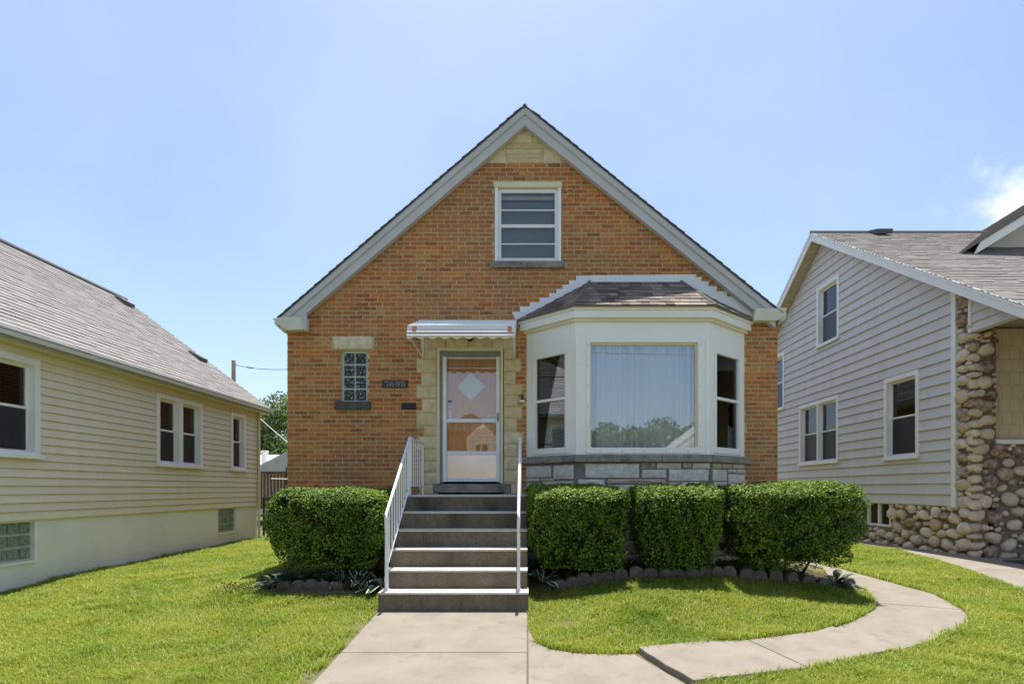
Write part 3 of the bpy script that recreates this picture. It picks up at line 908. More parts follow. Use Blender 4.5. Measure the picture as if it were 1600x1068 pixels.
# storm door (its own part of the house)
A, B = PX(691.5, 0)[0], PX(781, 0)[0]
C_, D_ = PX(0, 752)[1], PX(0, 556.5)[1]
mb = MB(FW)
mb.box(A, A + .058, -.085, -.012, C_, D_); mb.box(B - .058, B, -.085, -.012, C_, D_)
mb.box(A + .058, B - .058, -.085, -.045, D_ - .025, D_); mb.box(A + .058, B - .058, -.085, -.045, C_, C_ + .05)
for y0, y1 in ((653, 659), (704, 709.5)):
    mb.box(A + .058, B - .058, -.085, -.042, PX(0, y1)[1], PX(0, y0)[1])
storm = mb.build('storm_door', m_whitemetal, house, bevel=.004)
MB(FW).box(A + .058, B - .058, -.07, -.066, PX(0, 653)[1], D_ - .025).build('upper_pane', m_glass_door, storm)
MB(FW).box(A + .058, B - .058, -.069, -.065, PX(0, 704)[1], PX(0, 659)[1]).build('lower_pane', m_glass_door, storm)
MB(FW).box(A + .058, B - .058, -.075, -.058, C_ + .05, PX(0, 709.5)[1]).build('kick_panel', m_kick, storm, bevel=.004)
mb = MB(FW); mb.tube([(B - .03, -.012, PX(0, 657)[1]), (B - .03, .03, PX(0, 655)[1]), (B - .03, .03, PX(0, 647)[1]), (B - .03, -.012, PX(0, 645)[1])], .009, 8)
mb.build('door_handle', m_black, storm, smooth=True)
x_, z_ = PX(762, 649.5)
mb = MB(FW); mb.box(x_, PX(774, 0)[0], -.0655, -.062, z_, PX(0, 645)[1]); mb.build('sticker', m_sticker, storm)
mb = MB(FW)
for q in (646.2, 648): mb.box(x_ + .01, x_ + .1, -.0618, -.061, PX(0, q + .4)[1], PX(0, q)[1])
mb.build('sticker_lines', m_bluest, storm)
mb = MB(FW); mb.box(PX(699, 0)[0], PX(705, 0)[0], -.0655, -.063, PX(0, 627)[1], PX(0, 624)[1]); mb.build('sticker', m_bluest, storm)
# wooden door behind
wd = MB(FW).box(A - .0, B, -.17, -.115, C_, D_ + .02).build('wooden_door', m_wood, house)
cx, cz = PX(735, 602)
dm = .235
MB(FW).poly([(cx - dm, cz), (cx, cz - dm), (cx + dm, cz), (cx, cz + dm)], -.1145, -.104).build('diamond_frame', m_cream, wd)
dm = .215
MB(FW).poly([(cx - dm, cz), (cx, cz - dm), (cx + dm, cz), (cx, cz + dm)], -.1035, -.098).build('diamond_pane', m_white, wd)
MB(FW).box(PX(699.5, 0)[0], PX(704, 0)[0], -.1145, -.098, PX(0, 651)[1], PX(0, 640)[1]).build('lock_plate', m_whitemetal, wd, bevel=.004)
# threshold stones
a, b, c, d = px_rect(678, 797.5, 755.5, 769)
MB(FW).box(a, b, -.2, .035, c, d).build('threshold', m_sill, house, bevel=.008)

# --- metal awning over the door
YA = 7.95
awn = MB()
XA0, XA1 = -1.655, -.165
ztop, zfront = 4.03, 3.64
# sloping slats
ns = 5
aw = None
for i in range(ns):
    t0, t1 = i / ns, (i + 1) / ns
    y0, y1 = 8.99 - (8.99 - YA) * t0, 8.99 - (8.99 - YA) * t1 - .02
    z0_, z1_ = ztop - (ztop - zfront) * t0, ztop - (ztop - zfront) * t1
    mb = MB()
    mb.hexa([(XA0, y1, z1_ - .02), (XA1, y1, z1_ - .02), (XA1, y0, z0_ - .05), (XA0, y0, z0_ - .05), (XA0, y1, z1_), (XA1, y1, z1_), (XA1, y0, z0_ - .028), (XA0, y0, z0_ - .028)])
    if aw is None: aw = mb.build('awning', m_whitemetal, house, bevel=.002)
    else: mb.build('slat', m_whitemetal, aw, bevel=.002)
# front louvres
for i, (ya, yb, dep) in enumerate(((508, 515, .0), (515.8, 520, .02), (521.8, 525.5, .035))):
    z1_, z0_ = PX(0, ya, YA)[1], PX(0, yb, YA)[1]
    mb = MB()
    mb.hexa([(XA0, YA - .03 - dep, z0_), (XA1, YA - .03 - dep, z0_), (XA1, YA - .012 - dep, z0_), (XA0, YA - .012 - dep, z0_),
             (XA0, YA - .01 - dep, z1_), (XA1, YA - .01 - dep, z1_), (XA1, YA + .008 - dep, z1_), (XA0, YA + .008 - dep, z1_)])
    mb.build('louvre', m_whitemetal, aw, bevel=.002)
# scalloped valance
z1_ = PX(0, 525.5, YA)[1]
uv = [(XA0, z1_)]
n = 80
for i in range(n + 1):
    u = XA0 + (XA1 - XA0) * i / n
    uv.append((u, z1_ - .034 - .014 * math.sin(2 * math.pi * 9 * i / n + .6)))
uv.append((XA1, z1_))
mb = MB()
for i in range(n):
    mb.poly([uv[i + 1], uv[i + 2], (uv[i + 2][0], z1_), (uv[i + 1][0], z1_)], YA - .052, YA - .046)
mb.build('valance', m_cream, aw)
# side panels and brackets
for xs_ in (XA0, XA1 - .012):
    mb = MB(((xs_, 0, 0), (0, 1, 0), (1, 0, 0)))
    mb.poly([(YA - .02, zfront - .005), (8.99, ztop - .03), (8.99, ztop - .10), (YA - .02, z1_ - .02)], 0.002, .010)
    mb.build('side_panel', m_whitemetal, aw)
    b_ = MB(); x = xs_ + (.03 if xs_ < -1 else -.02)
    b_.tube([(x, YA + .0, z1_ - .01), (x, 8.985, 3.43)], .012, 6); b_.tube([(x, 8.975, 3.42), (x, 8.975, 3.75)], .011, 6)
    b_.build('bracket', m_whitemetal, aw)
mb = MB()
for x in (-1.58, -.27):
    mb.box(x, x + .055, YA - .056, YA - .0525, PX(0, 519.5, YA)[1], PX(0, 516, YA)[1])
    mb.hexa([(x, YA - .034, PX(0, 514.5, YA)[1]), (x + .055, YA - .034, PX(0, 514.5, YA)[1]), (x + .055, YA - .029, PX(0, 514.5, YA)[1]), (x, YA - .029, PX(0, 514.5, YA)[1]),
             (x, YA - .016, PX(0, 509, YA)[1]), (x + .055, YA - .016, PX(0, 509, YA)[1]), (x + .055, YA - .011, PX(0, 509, YA)[1]), (x, YA - .011, PX(0, 509, YA)[1])])
mb.build('rusty_strap', m_rust, aw)
# porch lamp stub under the lintel
mb = MB(FW); cx = PX(735, 0)[0]; mb.tube([(cx, .0, PX(0, 529)[1]), (cx, .07, PX(0, 529)[1])], .05, 10); mb.build('porch_lamp', m_black, house)

# --- bay window
YB = 8.33
BX0, BX1, CX0, CX1 = -.01, 3.39, .70, 2.635
c45L = (Vector((CX0 - BX0, YB - YF, 0))).normalized(); c45R = (Vector((BX1 - CX1, YF - YB, 0))).normalized()
def out_of(U): return Vector((U.y, -U.x, 0))
LF = ((BX0, YF, 0), tuple(c45L), tuple(out_of(c45L)))
RF = ((CX1, YB, 0), tuple(c45R), tuple(out_of(c45R)))
CF = ((0, YB, 0), (1, 0, 0), (0, -1, 0))
LLEN = math.hypot(CX0 - BX0, YF - YB); RLEN = math.hypot(BX1 - CX1, YF - YB)
ZB0, ZB1 = 1.88, 3.86
def wall_hole(mb, u0, u1, v0, v1, h, th=.05):
    mb.box(u0, h[0], -th, 0, v0, v1); mb.box(h[1], u1, -th, 0, v0, v1)
    mb.box(h[0], h[1], -th, 0, v0, h[2]); mb.box(h[0], h[1], -th, 0, h[3], v1)
# centre panel with picture window
hx0, hz1 = PX(916, 529, YB); hx1, hz0 = PX(1096, 708, YB)
mb = MB(CF); wall_hole(mb, CX0, CX1, ZB0, ZB1, (hx0, hx1, hz0 + .03, hz1))
bay = mb.build('bay_window', m_white, house, bevel=.002)
def bay_sub(mb, name, mat, **k): return mb.build(name, mat, bay, **k)
mb = MB(CF)
f_ = .055
mb.box(hx0, hx0 + f_, -.06, .02, hz0, hz1); mb.box(hx1 - f_, hx1, -.06, .02, hz0, hz1); mb.box(hx0 + f_, hx1 - f_, -.06, .02, hz1 - f_, hz1); mb.box(hx0 + f_, hx1 - f_, -.06, .02, hz0, hz0 + .085)
bay_sub(mb, 'picture_frame', m_white, bevel=.005)
mb = MB(CF)
i_ = .05
mb.box(hx0 + f_, hx0 + f_ + .02, -.06, -.02, hz0 + .085, hz1 - f_); mb.box(hx1 - f_ - .03, hx1 - f_, -.06, -.02, hz0 + .085, hz1 - f_); mb.box(hx0 + f_ + .02, hx1 - f_ - .03, -.06, -.02, hz1 - f_ - .03, hz1 - f_)
bay_sub(mb, 'inner_bead', m_cream, bevel=.003)
bay_sub(MB(CF).box(hx0 + f_ + .002, hx1 - f_ - .002, -.045, -.04, hz0 + .087, hz1 - f_ - .002), 'picture_pane', m_glass_big)
curtain(bay, CF, hx0 + .03, hx1 - .03, hz0, hz1, -.12, m_curtain, amp=.045, per=.19)
# small clip screws round the picture frame
mb = MB(CF)
for k in range(6):
    for x in (hx0 + .02, hx1 - .02):
        v = hz0 + .1 + k * (hz1 - hz0 - .2) / 5
        mb.tube([(x, .02, v), (x, .026, v)], .0055, 6)
for k in range(5):
    x = hx0 + .2 + k * (hx1 - hx0 - .4) / 4
    mb.tube([(x, .02, hz0 + .03), (x, .026, hz0 + .03)], .006, 6)
bay_sub(mb, 'clip', m_black)
# side panels with double hung windows
for fr_, ln, w0, w1 in ((LF, LLEN, .14, .14), (RF, RLEN, .12, .13)):
    a, b = w0, ln - w1
    v0, v1 = ZB0 + .03, 3.43
    mb = MB(fr_); wall_hole(mb, 0, ln, ZB0, ZB1, (a, b, v0, v1)); mb.build('panel', m_white, bay, bevel=.002)
    mb = MB(fr_); q = .055
    mb.box(a, a + q, -.06, .018, v0, v1); mb.box(b - q, b, -.06, .018, v0, v1); mb.box(a + q, b - q, -.06, .018, v1 - q, v1); mb.box(a + q, b - q, -.06, .018, v0, v0 + .09)
    vm = v0 + (v1 - v0) * .535
    mb.box(a + q, b - q, -.05, .006, vm - .02, vm + .02)
    mb.build('sash', m_white, bay, bevel=.004)
    MB(fr_).box(a + q, b - q, -.034, -.03, v0 + .09, vm - .02).build('pane', m_glass, bay)
    MB(fr_).box(a + q, b - q, -.032, -.028, vm + .02, v1 - q).build('pane', m_glass, bay)
    blind(bay, fr_, a + .05, b - .05, v0 + .08, v1 - .05, -.09, m_blind2, pitch=.03)
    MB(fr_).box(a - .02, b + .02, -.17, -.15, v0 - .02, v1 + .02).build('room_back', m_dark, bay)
# corner trims
for x in (CX0, CX1):
    mb = MB(); mb.slab([(x - .0, YB - .012), (x + .055, YB - .012), (x + .055, YB + .02), (x, YB + .02)] if x == CX0 else [(x - .055, YB - .012), (x, YB - .012), (x, YB + .02), (x - .055, YB + .02)], ZB0 + .001, ZB1 - .28); mb.build('corner_trim', m_white, bay, bevel=.003)
def ring(off):
    k = off * math.tan(math.radians(22.5))
    nL = out_of(c45L); nR = out_of(c45R)
    # corners of the bay outline offset outwards
    x0 = BX0 - off * 1.41; x1 = BX1 + off * 1.41
    return [(x0, YF - .009), (CX0 - k, YB - off), (CX1 + k, YB - off), (x1, YF - .009)]
# white fascia round the top
for o_, z0_, z1_ in ((.075, 3.845, 3.95), (.10, 3.95, 3.995)):
    mb = MB(); mb.slab(ring(o_), z0_, z1_); mb.build('fascia', m_white, bay, bevel=.006)
mb = MB(); mb.slab(ring(.035), 3.80, 3.845); mb.build('cornice', m_cream, bay)
# stone ledge (three blocks) and base
r_ = ring(.07)
mb = MB(); mb.slab([r_[0], r_[1], (CX0, YB + .1), (BX0 + .1, YF - .009)], 1.775, 1.88); mb.build('ledge', m_sill, bay, bevel=.008)
mb = MB(); mb.slab([(r_[1][0] + .006, r_[1][1]), (1.93, r_[1][1]), (1.93, YB + .1), (CX0 + .006, YB + .1)], 1.775, 1.88); mb.build('ledge', m_sill, bay, bevel=.008)
mb = MB(); mb.slab([(1.938, r_[1][1]), (r_[2][0] - .006, r_[2][1]), (CX1 - .006, YB + .1), (1.938, YB + .1)], 1.775, 1.88); mb.build('ledge', m_sill, bay, bevel=.008)
mb = MB(); mb.slab([r_[2], r_[3], (BX1 - .1, YF - .009), (CX1, YB + .1)], 1.775, 1.88); mb.build('ledge', m_sill, bay, bevel=.008)
mb = MB(); mb.slab(ring(.0), -.05, 1.774); mb.build('base', m_gmortar, bay)
gsU = [rock_unit('stone', m_gstone, [0, .2, .4, .6, .75, .9, 1.0], 20 + s, 6, 3, .2) for s in range(6)]
pcs = []
def pxplane(px, py, fr):
    o, U, W = [np.array(a) for a in fr]
    d = np.array(((px - VPX) / F, 1, (VPY - py) / F))
    c = np.array((0, 0, CAMZ))
    t = np.dot(o - c, W) / np.dot(d, W)
    p = c + t * d
    return float(np.dot(p - o, U)), float(p[2])
def bst(fr, x0, x1, y0, y1, tint):
    a = pxplane(x0, y1, fr); b = pxplane(x1, y1, fr); cxm = (x0 + x1) / 2
    zt = pxplane(cxm, y0, fr)[1]; zb_ = pxplane(cxm, y1, fr)[1]
    pcs.append(front_stone((a[0], b[0], zb_, zt), tint, gsU, .03, fr))
for s in ((914, 999, 724, 746, .95), (1001, 1024, 723, 731.5, .0), (1026, 1064, 723, 731.5, .8), (1067, 1080, 723, 730.5, .4), (1082, 1109, 723, 731.5, .85), (1003, 1041, 733, 746, .8),
          (1045, 1107, 732.5, 751, 1.0), (948, 1041, 748, 755, .2), (892, 945, 748.5, 760, .8), (1045, 1063, 753, 757.5, .45), (1065, 1109, 752.5, 762, .95), (950, 1000, 757, 766, .8), (1003, 1041, 757, 766, .6)):
    if s[0] < 900: s = (903, *s[1:])
    bst(CF, *s)
for s in ((821, 862, 727.5, 745, .75), (865, 897, 726, 748, .85), (822, 843, 747, 752, .6), (846, 866, 747, 751, .5), (822, 846, 754, 771, .7), (848, 897, 751, 770, .65)):
    bst(LF, *s)
for s in ((1128, 1143, 723.5, 731, .4), (1145, 1163, 724.5, 731, .75), (1113, 1135, 733, 751, .95), (1137, 1150, 733, 738, .8), (1151, 1163, 733, 739, .8), (1137, 1163, 740.5, 756, .75), (1114, 1135, 752.5, 760, .55), (1113, 1126, 723.5, 731.5, .45)):
    bst(RF, *s)
for fr_, u0, u1 in ((CF, CX0, CX1), (LF, .02, LLEN), (RF, 0, RLEN - .02)):
    z = 1.39 if fr_ is CF else 1.36
    while z > -.02:
        h = random.choice([.09, .16, .2, .13])
        u = u0
        while u < u1 - .03:
            w = random.uniform(.18, .55)
            if u + w > u1 - .12: w = u1 - u
            pcs.append(front_stone((u + .006, u + w - .006, z - h + .006, z - .006), random.choice([.2, .6, .75, .75, .9, 1, 1]), gsU, .03, fr_))
            u += w
        z -= h
emit('stone', 'stonework', pcs, bay)

# bay roof
EZ = 3.995
er = ring(.13)
TX0, TX1, TZ = .97, 2.40, 4.61
E0, E1, E2, E3 = [Vector((p[0], p[1], EZ)) for p in er]
T0, T1 = Vector((TX0, YF - .01, TZ)), Vector((TX1, YF - .01, TZ))
mb = MB()
b0 = len(mb.v)
mb.v += [tuple(p) for p in (E0, E1, E2, E3, T0, T1)] + [tuple(p - Vector((0, 0, .012))) for p in (E0, E1, E2, E3)]
mb.f += [(1, 2, 5, 4), (0, 1, 4), (2, 3, 5), (6, 7, 1, 0), (7, 8, 2, 1), (8, 9, 3, 2)]; mb.t += [.5] * 6
bay_sub(mb, 'roof', m_roofB)
shB = shingle_unit('shingle', m_roofB, ST)
pcs = []
def tri_shingles(A, B, TA, TB, rows):
    """eave A->B, top TA->TB"""
    U = (B - A).normalized()
    mid = (TA - A); up = mid - U * mid.dot(U)
    S = up.normalized(); H = up.length
    ex = H / rows
    ua, ub = (TA - A).dot(U), (TB - A).dot(U); L = (B - A).length
    out = shingle_plane(shB, A + Vector((0, 0, .002)), U, S, 1, rows, ex, lambda s: (0 + ua * (s + ex * .35) / H, L + (ub - L) * (s + ex * .35) / H), lens=(.1, .24), gap=.003)
    return out
pcs += tri_shingles(E1, E2, T0, T1, 8) + tri_shingles(E0, E1, T0, T0, 8) + tri_shingles(E2, E3, T1, T1, 8)
emit('shingle', 'shingle_rest', pcs, bay)
for p, q in ((E1, T0), (E2, T1)):
    m_ = MB(); m_.tube([tuple(p + Vector((0, 0, .012))), tuple(q + Vector((0, 0, .012)))], .022, 6); bay_sub(m_, 'hip_cap', m_roofB)
# stepped flashing
tl = [(800, 487.5), (812.4, 479), (828, 472), (843, 465), (858, 458), (869, 451.5), (879, 445), (889, 438), (900, 431)]
poly = [(806, 498)]
for i, c in enumerate(tl):
    poly.append(c)
    if i < len(tl) - 1: poly.append((tl[i + 1][0] + 2.2, c[1] + .3))
mb = MB(FW)
def flash(pts, w): mb.poly([PX(*p) for p in pts], .006, w)
lowL = lambda x: 498 + (441 - 498) * (x - 806) / (920 - 806)
for i in range(len(tl) - 1):
    x0, x1 = tl[i][0], tl[i + 1][0]
    flash([tl[i], (x1 + 2.2, tl[i][1] + .2), (x1 + 2.2, lowL(x1) + 2), (max(x0, 806), lowL(max(x0, 806)) + 2)], .012 + .0015 * (i % 2))
flash([(900, 431), (920, 430.5), (920, 441.5), (900, lowL(900) + 2)], .0125)
flash([(920.2, 430.3), (1076, 429), (1064, 441.5), (920.2, 441.5)], .0105)
tr = [(1077, 428.5), (1088, 433), (1097, 438.5), (1108, 445), (1121, 452.5), (1137, 460.5), (1153, 468.5), (1168, 476), (1178, 484)]
lowR = lambda x: 441 + (494 - 441) * (x - 1062) / (1176 - 1062)
flash([(1062, 441), (1076.2, 429), (1077, 428.7), (1077, lowR(1077) + 2)], .013)
for i in range(len(tr) - 1):
    x0, x1 = tr[i][0], tr[i + 1][0]
    flash([(x0, lowR(x0) + 2), (x0 - 2.0, tr[i + 1][1] - 5.2 if i else 429), (x1 + .0, tr[i + 1][1] - 5.2 if i else 429), (x1 - 2.0, tr[i + 1][1]), (x1, lowR(x1) + 2)], .012 + .0015 * (i % 2))
bay_sub(mb, 'flashing', m_whitemetal)

# ------------------------------------------------------------------ front steps and railings
stp = thing('front_steps', 'weathered concrete steps climbing to the front door of the brick house', 'steps', (-.84, 6.52, 0))
Y0S, TR, RI = 6.52, .271, .217
for k in range(6):
    y = Y0S + TR * k
    yend = Y0S + TR * (k + 1) + .02 if k < 5 else 8.985
    xo = 0 if k else .012
    mb = MB()
    mb.box(-1.68 - xo, 0.0 + xo, y, 8.985 if k == 0 else 8.985, RI * k - (.15 if k == 0 else 0), RI * (k + 1) - .026)
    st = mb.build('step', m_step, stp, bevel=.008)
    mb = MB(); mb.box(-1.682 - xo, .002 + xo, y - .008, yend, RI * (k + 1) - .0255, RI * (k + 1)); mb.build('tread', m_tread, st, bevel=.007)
def railing(x, label):
    t = thing('handrail', label, 'railing', (x, 6.66, RI), 'white iron handrails either side of the steps')
    yb, yt, yw = 6.66, 7.95, 8.98
    zb_, zt_ = 1.10, 2.09
    s = (zt_ - zb_) / (yt - yb)
    MB().tube([(x, yb - .03, zb_ - .22), (x, yb - .05, zb_ - .06), (x, yb - .02, zb_), (x, yt, zt_), (x, yw, zt_ + .005)], .019, 8).build('top_rail', m_whitemetal, t, smooth=True)
    lo = .62
    MB().tube([(x, yb + .02, zb_ - lo + .02), (x, yt, zt_ - lo - .04)], .012, 8).build('bottom_rail', m_whitemetal, t)
    MB().tube([(x, yt, zt_ - lo - .04), (x, yw, zt_ - lo - .04)], .012, 8).build('bottom_rail', m_whitemetal, t)
    MB().box(x - .018, x + .018, yb - .018, yb + .018, RI, zb_ - .03).build('post', m_whitemetal, t)
    MB().box(x - .035, x + .035, yb - .035, yb + .035, RI, RI + .012).build('foot_plate', m_whitemetal, t)
    MB().box(x - .018, x + .018, yt - .018, yt + .018, RI * 6, zt_).build('post', m_whitemetal, t)
    MB().box(x - .012, x + .012, yw - .024, yw, RI * 6, zt_).build('post', m_whitemetal, t)
    for i in range(1, 10):
        y = yb + (yt - yb) * i / 10
        zt2 = zb_ + s * (y - yb)
        MB().box(x - .008, x + .008, y - .008, y + .008, zt2 - lo - .0, zt2).build('baluster', m_whitemetal, t)
    for i in range(1, 7):
        y = yt + (yw - yt) * i / 7
        MB().box(x - .006, x + .006, y - .006, y + .006, zt_ - lo - .04, zt_).build('baluster', m_whitemetal, t)
    return t
railing(-1.625, 'white iron railing on the left edge of the steps, beside the lone round hedge')
railing(-.10, 'white iron railing seen edge-on at the right of the steps, beside the bay window')

# ------------------------------------------------------------------ left house
LX = -6.85
LW = ((LX, 0, 0), (0, 1, 0), (1, 0, 0))
lh = thing('siding_house', 'cream clapboard house with tan shingle roof and white framed windows', 'house', (LX - 3, 9, .05))
LY0, LY1 = 3.6, 14.64
SB, ST_, EXP = .966, 3.30, .1165
winsL = [(7.02, 8.07, 1.82, 3.18), (10.62, 12.11, 1.82, 3.17), (13.28, 13.97, 1.82, 3.17), (4.6, 5.7, 1.82, 3.18)]
blkL = [(7.22, 8.02, .40, .975), (12.78, 13.54, .40, .975)]
def holes_wall(mb, u0, u1, v0, v1, hs, w0, w1):
    vs = sorted({v0, v1, *[max(v0, min(v1, h[2])) for h in hs], *[max(v0, min(v1, h[3])) for h in hs]})
    for a, b in zip(vs[:-1], vs[1:]):
        if b - a < 1e-4: continue
        x = u0
        for h in sorted(hs) + [None]:
            if h and not (h[2] < (a + b) / 2 < h[3]): continue
            e = h[0] if h else u1
            if e > x: mb.box(x, e, w0, w1, a, b)
            if h: x = h[1]
inset = lambda h: (h[0] + .03, h[1] - .03, h[2] + .03, h[3] - .03)
mb = MB(LW); holes_wall(mb, LY0, LY1, SB - .03, 3.42, [inset(h) for h in winsL], -.2, -.001); mb.build('wall', m_sidL, lh)
mb = MB(LW); holes_wall(mb, LY0, LY1 - .01, -.15, SB - .031, [(a, b, c, SB + 1) for a, b, c, d in blkL], -.2, -.01); mb.build('foundation', m_found, lh)
mb = MB(); mb.box(-14, LX - .2, LY1 - .2, LY1, -.1, 3.42); mb.box(-14, LX - .2, LY0, LY0 + .2, -.1, 3.42); mb.box(-14.2, -14, LY0, LY1, -.1, 3.42)
mb.poly([(-14, 3.421), (LX - .2, 3.421), (-10.35, 6.0)], LY1 - .19, LY1 - .02); mb.build('wall', m_sidL, lh)

def siding(frame, parent, mat, uL, uR, v0, vtop, exp, hs, splits, lip=.024, gap=.009):
    v = v0
    while v < vtop - .02:
        v1 = min(v + exp, vtop) - gap
        tint = random.random()
        def seg(a0, a1, b0, b1, p, q):
            # a0/a1 bottom ends u, b0/b1 top ends
            if a1 - a0 < .01 and b1 - b0 < .01: return
            wl_ = lambda zz: lip + (.004 - lip) * (zz - v) / exp
            mb = MB(frame)
            mb.hexa([(a0, .0, p), (a1, .0, p), (a1, wl_(p), p), (a0, wl_(p), p), (b0, .0, q), (b1, .0, q), (b1, wl_(q), q), (b0, wl_(q), q)], tint)
            mb.build('siding_board', mat, parent)
        L0, R0, L1, R1 = uL(v), uR(v), uL(v1), uR(v1)
        if R0 - L0 < .05: break
        act = sorted([h for h in hs if h[3] > v and h[2] < v1])
        xs0, xs1 = L0, L1
        for h in act:
            if h[0] > xs0: seg(xs0, h[0], xs1, h[0], v, v1)
            if h[2] > v: seg(h[0], h[1], h[0], h[1], v, h[2])
            if h[3] < v1: seg(h[0], h[1], h[0], h[1], h[3], v1)
            xs0 = xs1 = h[1]
        # butt joint somewhere along the course
        seg_l = R0 - xs0
        if random.random() < splits and seg_l > 1.5:
            j = xs0 + random.uniform(.3, .7) * seg_l
            seg(xs0, j - .002, xs1, j - .002, v, v1); seg(j + .002, R0, j + .002, R1, v, v1)
        else:
            seg(xs0, R0, xs1, max(R1, xs1), v, v1)
        v += exp
siding(LW, lh, m_sidL, lambda v: LY0, lambda v: LY1 - .03, SB, ST_, EXP, winsL, .3)
MB(LW).box(LY1 - .03, LY1 + .02, -.02, .022, SB - .005, ST_).build('corner_board', m_sidL, lh)
for i, h in enumerate(winsL):
    if i == 3: continue
    dh_window(lh, LW, *h, casing=.085, cols=2 if i == 1 else 1, recess=.085, w_out=.03, back=('blind', 'curtain2', 'curtain')[i], mull=.12)
gbU = box_unit('glass_block', m_block, [.5], .05)
for (a, b, c, d) in blkL:
    MB(LW).box(a, b, -.09, -.06, c, SB - .032).build('block_frame', m_joint, lh)
    fr_ = lh.children[-1]
    w = (b - a - .06) / 4; h = (SB - .03 - c - .02) / 3
    pcs = []
    for i in range(4):
        for j in range(3):
            pcs.append((gbU, mat_from((LX - .055, a + .03 + w * (i + .5), c + .02 + h * (j + .5)), (0, w - .016, 0), (.018, 0, 0), (0, 0, h - .016)), 0))
    bf = MB(LW).box(a - .02, b + .02, -.0095, .006, c - .03, c).build('glass_block_window', m_white, lh)
    MB(LW).box(b - .012, b + .02, -.0095, .005, c, SB - .04).build('jamb', m_white, bf)
    emit('glass_block', 'x', pcs, bf)
# roof
EX, EZL, SLP = -6.57, 3.43, .75
RX, RZ = -10.35, 3.43 + .75 * 3.78
RY1 = 14.86
mb = MB()
mb.poly([(EX, EZL - .03), (EX, EZL - .12), (RX, RZ - .12), (RX, RZ - .03)], LY0 - .3, RY1 - .02)
mb.poly([(2 * RX - EX, EZL - .03), (2 * RX - EX, EZL - .12), (RX, RZ - .12), (RX, RZ - .03)], LY0 - .3, RY1 - .02)
mb.build('roof', m_roofL, lh)
shL = shingle_unit('shingle', m_roofL, ST)
S = Vector((RX - EX, 0, RZ - EZL)).normalized()
nr = int(math.hypot(RX - EX, RZ - EZL) / .14)
pcs = shingle_plane(shL, (EX + .03, LY0 - .3, EZL - .045), (0, 1, 0), S, 1, nr, .14, lambda s: (0, RY1 - LY0 + .3), lens=(.22, .42))
pcs += shingle_plane(shL, (2 * RX - EX, LY0 - .3, EZL - .03), (0, 1, 0), Vector((EX - RX, 0, RZ - EZL)).normalized(), 1, nr, .14, lambda s: (0, RY1 - LY0 + .3), lens=(.9, 1.2))
def lkey(p):
    c = p[1].translation
    px = VPX + F * c.x / max(c.y, .1)
    return (1000 if px < 0 or c.x < RX else 0) + (c - Vector((0, 0, CAMZ))).length
emit('shingle', 'shingle_roofing', pcs, lh, key=lkey)
MB().tube([(RX, LY0 - .3, RZ - .005), (RX, RY1, RZ - .005)], .05, 8).build('ridge_cap', m_roofL, lh)
# gutter, fascia, soffit
mb = MB(); mb.poly([(EX - .09, 3.335), (EX + .005, 3.335), (EX + .03, 3.38), (EX + .04, 3.43), (EX - .09, 3.43)], LY0 - .3, RY1 + .03); mb.build('gutter', m_whitemetal, lh, bevel=.006)
mb = MB(); mb.box(EX - .12, EX - .091, LY0 - .3, RY1, 3.30, 3.42); mb.build('fascia', m_gutter, lh)
mb = MB(); mb.box(LX + .001, EX - .121, LY0 - .3, RY1 - .01, 3.302, 3.32); mb.build('soffit', m_cream, lh)
MB().box(LX + .0235, LX + .075, LY1 - .06, LY1 - .01, gz(LX, 14.6), 3.30).build('downspout', m_sidL, lh, bevel=.01)
# rear rake
mb = MB(); mb.poly([(EX, EZL - .02), (EX, EZL - .15), (RX, RZ - .15), (RX, RZ - .02)], RY1 - .018, RY1); mb.build('rake_board', m_whitemetal, lh)
for (x, y, z) in ((-10.02, 14.30, 6.03), (-8.22, 14.35, 4.67)):
    a = math.atan(.75)
    S_ = Vector((-math.cos(a), 0, math.sin(a))); N_ = Vector((math.sin(a), 0, math.cos(a)))
    mb = MB()
    c = Vector((x, y, z))
    P_ = lambda s, u, n: tuple(c + S_ * s + Vector((0, u, 0)) + N_ * n)
    mb.hexa([P_(-.18, -.18, .0), P_(.18, -.18, .0), P_(.18, .18, .0), P_(-.18, .18, .0), P_(-.16, -.16, .075), P_(.15, -.16, .04), P_(.15, .16, .04), P_(-.16, .16, .075)])
    mb.build('roof_vent', m_vent, lh)

# ------------------------------------------------------------------ right house
RXW = 7.8
RW = ((RXW, 0, 0), (0, 1, 0), (-1, 0, 0))
rh = thing('siding_house', 'taupe clapboard house with cobblestone corner pier and deep white gable eaves', 'house', (11, 14, .1))
RYR, RZW, RSL = 15.16, 7.90, .61
RYC = 10.10
def rz(y): return RZW - RSL * abs(y - RYR)
def yR(x): return F * RXW / (x - VPX)
def zR(px, py): return CAMZ + (VPY - py) * RXW / (px - VPX)
SB2 = 1.08
def wR(x0, x1, ytop, ybot, xr):   # window from pixels; ytop,ybot measured at pixel xr
    return (yR(x1), yR(x0), zR(xr, ybot), zR(xr, ytop))
winsR = [wR(1277.5, 1312.5, 450, 544, 1279), wR(1196, 1226.5, 549, 638, 1226), wR(1250, 1311.5, 634, 726.5, 1251), wR(1383, 1437.5, 592, 718, 1385)]
base_win = (yR(1390), yR(1353.5), zR(1388, 823), SB2)
FY0 = 10.52
